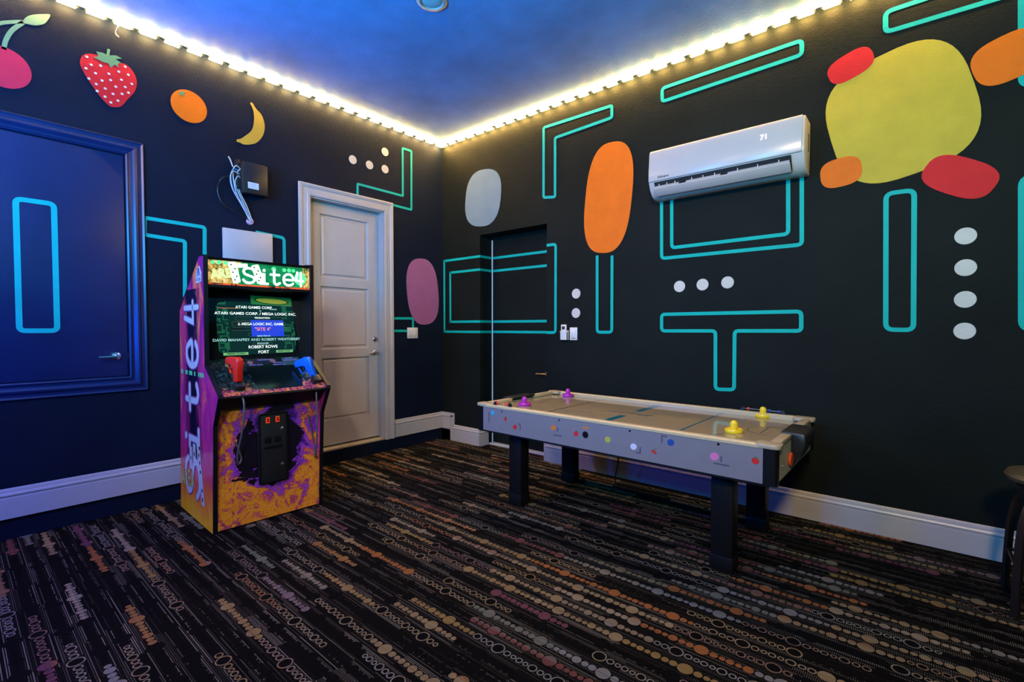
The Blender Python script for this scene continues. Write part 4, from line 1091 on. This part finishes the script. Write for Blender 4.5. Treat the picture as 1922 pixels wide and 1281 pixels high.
for sx_ in (-1, 1):
    xo = sx_ * HX
    a, b_ = (xo - 0.05, xo) if sx_ > 0 else (xo, xo + 0.05)
    for (y0, y1) in ((-HY + 0.065, -0.145), (0.145, HY - 0.065)):
        obj('end_rail', B((a, y0, 0.728), (b_, y1, 0.756)), RAIL if sx_ < 0 else CAPM, tb, bevel=0.006)
    a2, b2 = (xo - 0.024, xo - 0.004) if sx_ > 0 else (xo + 0.004, xo + 0.024)
    ep = obj('end_panel', B((a2, -HY + 0.03, 0.558), (b2, HY - 0.03, 0.733)), M('green_lit_end_laminate', (0.42, 0.44, 0.34), 0.4), tb)  # green light on the table end is put into this colour
    # goal box
    out = [(xo - sx_ * 0.055, 0.764), (xo + sx_ * 0.055, 0.760), (xo + sx_ * 0.066, 0.750), (xo + sx_ * 0.064, 0.70), (xo + sx_ * 0.012, 0.585), (xo - sx_ * 0.004, 0.585), (xo - sx_ * 0.004, 0.735), (xo - sx_ * 0.055, 0.752)]
    gb = obj('goal_box', prism(out, lambda p: (p[0], -0.145, p[1]), lambda p: (p[0], 0.145, p[1])), BLACKP, tb, bevel=0.006)
    if sx_ > 0:
        obj('puck', lathe([(0, 0.006), (0.034, 0.006), (0.037, 0.003), (0.037, -0.003), (0.034, -0.006), (0, -0.006)], 24, axis='x', c=(xo + 0.004, -0.175, 0.625)), M('orange_red_puck', (0.80, 0.10, 0.02), 0.3), tb, smooth=True)
    obj('bolt', lathe([(0, 0.003), (0.006, 0.003), (0.006, 0)], 10, axis='x', c=(b2, -0.33, 0.62)), NICKEL, ep)
fT = lambda p, h: (p[0], p[1], PZ + h)
LINEB = M('blue_playfield_print', (0.005, 0.10, 0.17), 0.15); LINEK = M('dark_playfield_print', (0.05, 0.06, 0.06), 0.15)
pf_ = tb.children[0]
for (y0, y1) in ((-HY + 0.05, -0.105), (0.105, HY - 0.05)):
    obj('centre_line', flat([(-0.024, y0), (0.024, y0), (0.024, y1), (-0.024, y1)], fT, 0.0006), LINEB, pf_)
for xx in (-0.485, 0.485):
    obj('zone_line', flat([(xx - 0.006, -HY + 0.05), (xx + 0.006, -HY + 0.05), (xx + 0.006, HY - 0.05), (xx - 0.006, HY - 0.05)], fT, 0.0006), LINEK if xx < 0 else LINEB, pf_)
for sx_ in (-1, 1):
    P = [Vector((sx_ * (HX - 0.05) - sx_ * 0.21 * math.sin(t), 0.15 * math.cos(t))) for t in [PI * k / 24 for k in range(25)]]
    obj('goal_arc', ribbon(P, 0.005, fT, 0.0006, False), LINEK, pf_)
    obj('goal_arc', flat([(sx_ * (HX - 0.17) - 0.0025, -0.10), (sx_ * (HX - 0.17) + 0.0025, -0.10), (sx_ * (HX - 0.17) + 0.0025, 0.10), (sx_ * (HX - 0.17) - 0.0025, 0.10)], fT, 0.0006), LINEK, pf_)
    for yy in (-0.30, 0.30):
        obj('mallet_ring', ribbon(ell((sx_ * 0.735, yy), 0.058, 0.058, 32), 0.005, fT, 0.0006), LINEK, pf_)
# centre emblem: flat outlined oval badge
obj('centre_emblem', ribbon([p + Vector((0, 0.012 * math.sin(p.x * 40))) for p in ell((0.0, 0.0), 0.165, 0.030, 48, 0.02)], 0.006, fT, 0.0006), LINEK, pf_)
for k in range(7):
    xx = -0.12 + 0.04 * k
    obj('emblem_mark', ribbon(ell((xx, 0.0), 0.014, 0.016, 12), 0.004, fT, 0.0006), LINEK, pf_)
# printed marks on the front side panel (x along the panel, z up)
fpanel = [c_ for c_ in tb.children if c_.name.startswith('side_panel')][0]
FY = -HY
ff_ = lambda p, h: (p[0], FY - h, p[1])


def panel_px(u, v):
    q = hit(u, v, 1, TCY - HY); d = Vector((q.x - TCX, 0)); return (d.x / math.cos(ROT), q.z)


def sticker(name, pts, mat, lift=0.0002): return obj(name, flat(pts, ff_, 0.0006, lift), mat, fpanel)


pr_ = {n: M(n, c_, 0.4) for n, c_ in (('sky_sticker', (0.02, 0.34, 0.55)), ('red_sticker', (0.55, 0.02, 0.02)), ('orange_sticker', (0.60, 0.17, 0.02)), ('yellow_sticker', (0.42, 0.38, 0.06)), ('pale_sticker', (0.55, 0.55, 0.66)), ('navy_sticker', (0.02, 0.06, 0.26)), ('pink_sticker', (0.62, 0.16, 0.34)), ('line_sticker', (0.085, 0.075, 0.11)), ('green_sticker', (0.04, 0.14, 0.04)))}
for n, u, v, rr in (('sky_sticker', 924, 776, 0.019), ('red_sticker', 966.5, 803, 0.019), ('orange_sticker', 1039.5, 804, 0.020), ('yellow_sticker', 1143, 826, 0.021), ('pale_sticker', 1192, 839, 0.021), ('navy_sticker', 1262.5, 831, 0.021), ('pink_sticker', 1345, 857, 0.023)):
    c_ = panel_px(u, v); sticker('colour_sticker', ell(c_, rr, rr * 0.9, 20, 0.4, 2.0), pr_[n])
for u, v, kind in ((948.5, 788, 'heart'), (1083, 815, 'apple'), (1231, 848, 'cherry'), (1422.5, 865, 'apple')):
    c_ = panel_px(u, v)
    if kind == 'cherry':
        for dx, dz in ((-0.008, 0.0), (0.007, -0.006)): sticker('fruit_sticker', ell((c_[0] + dx, c_[1] + dz), 0.009, 0.009, 14), pr_['red_sticker'])
        obj('fruit_stem', ribbon([Vector((c_[0] - 0.008, c_[1] + 0.006)), Vector((c_[0] + 0.010, c_[1] + 0.020)), Vector((c_[0] + 0.007, c_[1]))], 0.003, ff_, 0.0008, False), pr_['green_sticker'], fpanel)
    else:
        r_ = 0.015 if kind == 'heart' else 0.018
        if kind == 'heart': P = [(c_[0], c_[1] - 0.02), (c_[0] + r_, c_[1] + 0.002), (c_[0] + 0.010, c_[1] + 0.014), (c_[0], c_[1] + 0.010), (c_[0] - 0.010, c_[1] + 0.014), (c_[0] - r_, c_[1] + 0.002)]
        else: P = ell(c_, r_, r_ * 0.95, 18)
        sticker('fruit_sticker', P, pr_['red_sticker'])
        sticker('fruit_leaf', ell((c_[0] + 0.002, c_[1] + 0.016), 0.008, 0.005, 10), pr_['green_sticker'], 0.0009)
for u, v, rr, nm in ((941.5, 773.5, 0.006, 'screw_hole'), (1050.5, 789.5, 0.006, 'screw_hole'), (1185, 809.5, 0.0065, 'screw_hole'), (1352.5, 834, 0.007, 'screw_hole'), (1100.5, 817, 0.022, 'air_inlet')):
    c_ = panel_px(u, v); sticker(nm, ell(c_, rr, rr, 20), BLACK)
c_ = panel_px(1101, 804); sticker('warning_sticker', [(c_[0] - 0.022, c_[1] - 0.006), (c_[0] + 0.022, c_[1] - 0.006), (c_[0] + 0.022, c_[1] + 0.006), (c_[0] - 0.022, c_[1] + 0.006)], pr_['orange_sticker'])
for u, v, P in ((917, 784, [(0, 0.035), (0, -0.04)]), (974, 803, [(-0.012, 0.022), (0.012, 0.022), (0.012, -0.02)]), (1047, 815, [(-0.032, -0.012), (0.036, -0.012)]), (1048, 810, [(0, 0.022), (0, -0.006)]), (1201, 848, [(0.012, 0.028), (0.012, -0.008), (-0.016, -0.008)]), (1249, 823, [(-0.010, -0.028), (-0.010, 0.012), (0.02, 0.012)]), (1358, 872, [(-0.040, 0.0), (0.040, 0.0)]), (1358, 866, [(0, 0.026), (0, -0.004)])):
    c_ = panel_px(u, v)
    obj('line_sticker', ribbon([Vector((c_[0] + a, c_[1] + b_)) for a, b_ in P], 0.009, ff_, 0.0006, False), pr_['line_sticker'], fpanel)


# sliding score counters on the rails
def scorer(x, y, s, ln):
    sc_ = obj('score_counter', tube([(x - ln / 2, y, 0.772), (x + ln / 2, y, 0.772)], 0.003, 8), NICKEL, tb)
    for e in (-1, 1):
        xx = x + e * ln / 2
        obj('end_block', prism([(xx - 0.012, 0.757), (xx + 0.012, 0.757), (xx + 0.012 - 0.010 * (e > 0), 0.782), (xx - 0.012 + 0.010 * (e < 0), 0.782)], lambda p: (p[0], y - 0.010, p[1]), lambda p: (p[0], y + 0.010, p[1])), BLACKP, sc_)
    cols = s
    for dx, mt in cols:
        obj('score_bead', lathe([(0, -0.007), (0.008, -0.007), (0.011, 0), (0.008, 0.007), (0, 0.007)], 12, axis='x', c=(x + dx, y, 0.772)), mt, sc_, smooth=True)
    return sc_


RB = M('red_bead', (0.75, 0.05, 0.02), 0.3); BBd = M('blue_bead', (0.02, 0.06, 0.25), 0.3)
scorer(-0.790, -HY + 0.020, [(-0.050, RB), (0.050, RB), (0.036, RB)], 0.150)
scorer(0.735, HY - 0.012, [(-0.090, RB), (0.03, BBd), (0.045, BBd), (0.10, BBd)], 0.260)
obj('power_cable', tube(spline([(-0.72, 0.42, 0.57), (-0.74, 0.44, 0.40), (-0.775, 0.46, 0.22), (-0.74, 0.45, 0.06), (-0.66, 0.43, 0.012), (-0.50, 0.40, 0.008)], 6), 0.0055, 8), BLACKP, tb, smooth=True)
obj('power_cable', tube(spline([(-0.33, 0.42, 0.56), (-0.33, 0.43, 0.36), (-0.335, 0.44, 0.22), (-0.37, 0.46, 0.10), (-0.375, 0.47, 0.01)], 6), 0.006, 8), BLACKP, tb, smooth=True)

# mallets
MPROF = [(0, 0.0), (0.046, 0.0), (0.049, 0.004), (0.049, 0.018), (0.046, 0.022), (0.041, 0.021), (0.038, 0.014), (0.026, 0.012), (0.022, 0.016), (0.0205, 0.040), (0.021, 0.050), (0.018, 0.061), (0.010, 0.068), (0, 0.070)]


def mallet(label, x, y, mat, s=1.0):
    t = thing('mallet', label, 'mallet', (x, y, PZ), 0, 'air hockey mallets')
    t.scale = (s, s, s)
    obj('disc', lathe(MPROF[:8] + [(0, 0.012)], 32), mat, t, smooth=True)
    obj('knob', lathe([(0.026, 0.011)] + MPROF[7:], 24), mat, t, smooth=True)
    obj('felt_pad', lathe([(0, -0.0005), (0.044, -0.0005), (0.044, 0.0008), (0, 0.0008)], 24), M('white_felt', (0.6, 0.6, 0.6), 0.9), t)


PUR = M('purple_mallet_plastic', (0.40, 0.02, 0.36), 0.3); YEL = M('yellow_mallet_plastic', (0.80, 0.55, 0.02), 0.25)
for lab, u, v, mt in (('purple mallet nearest the viewer at the left end', 984.5, 761.5, PUR), ('purple mallet by the far rail at the left end', 1066, 744.5, PUR), ('yellow mallet nearest the viewer at the right end', 1377.5, 812, YEL), ('yellow mallet by the far rail at the right end', 1432, 783, YEL)):
    q = hit(u, v, 2, PZ); mallet(lab, q.x, q.y, mt)

# ------------------------------------------------------------------ bar stool at the right edge
stl = thing('bar_stool', 'dark round seated stool at the right edge by the wall', 'stool', (4.885, -0.565, 0))
SEAT = M('brown_leather_seat', (0.055, 0.045, 0.022), 0.45, grain=0.2, scale=20); IRON = M('dark_bronze_metal', (0.03, 0.022, 0.018), 0.4, 0.6)
obj('seat', lathe([(0, 0.605), (0.16, 0.605), (0.185, 0.615), (0.192, 0.632), (0.182, 0.650), (0.15, 0.660), (0, 0.664)], 40), SEAT, stl, smooth=True)
obj('seat_ring', lathe([(0.10, 0.585), (0.15, 0.585), (0.15, 0.606), (0.10, 0.606)], 32), IRON, stl)
for a in range(4):
    t = PI / 4 + a * PI / 2; cs, sn = math.cos(t), math.sin(t)
    P = spline([(0.06 * cs, 0.06 * sn, 0.592), (0.12 * cs, 0.12 * sn, 0.575), (0.175 * cs, 0.175 * sn, 0.50), (0.205 * cs, 0.205 * sn, 0.38), (0.218 * cs, 0.218 * sn, 0.20), (0.226 * cs, 0.226 * sn, 0.0)], 6)
    bm = bmesh.new(); rows = []
    tg = Vector((-sn, cs, 0)); rd = Vector((cs, sn, 0))
    for i, p in enumerate(P):
        d = (P[min(i + 1, len(P) - 1)] - P[max(0, i - 1)]).normalized(); nn = tg.cross(d).normalized()
        rows.append([bm.verts.new(p + tg * sa * 0.016 + nn * sb * 0.008) for sa, sb in ((-1, -1), (1, -1), (1, 1), (-1, 1))])
    for A, C in zip(rows, rows[1:]):
        for k in range(4): bm.faces.new([A[k], A[(k + 1) % 4], C[(k + 1) % 4], C[k]])
    bm.faces.new(rows[0]); bm.faces.new(list(reversed(rows[-1])))
    obj('leg', bm, IRON, stl)
    t2_ = t + PI / 2; r_ = 0.215
    p0 = Vector((r_ * cs, r_ * sn, 0.215)); p1 = Vector((r_ * math.cos(t2_), r_ * math.sin(t2_), 0.215))
    obj('footrest', tube([p0, p1], 0.009, 8), IRON, stl, smooth=True)
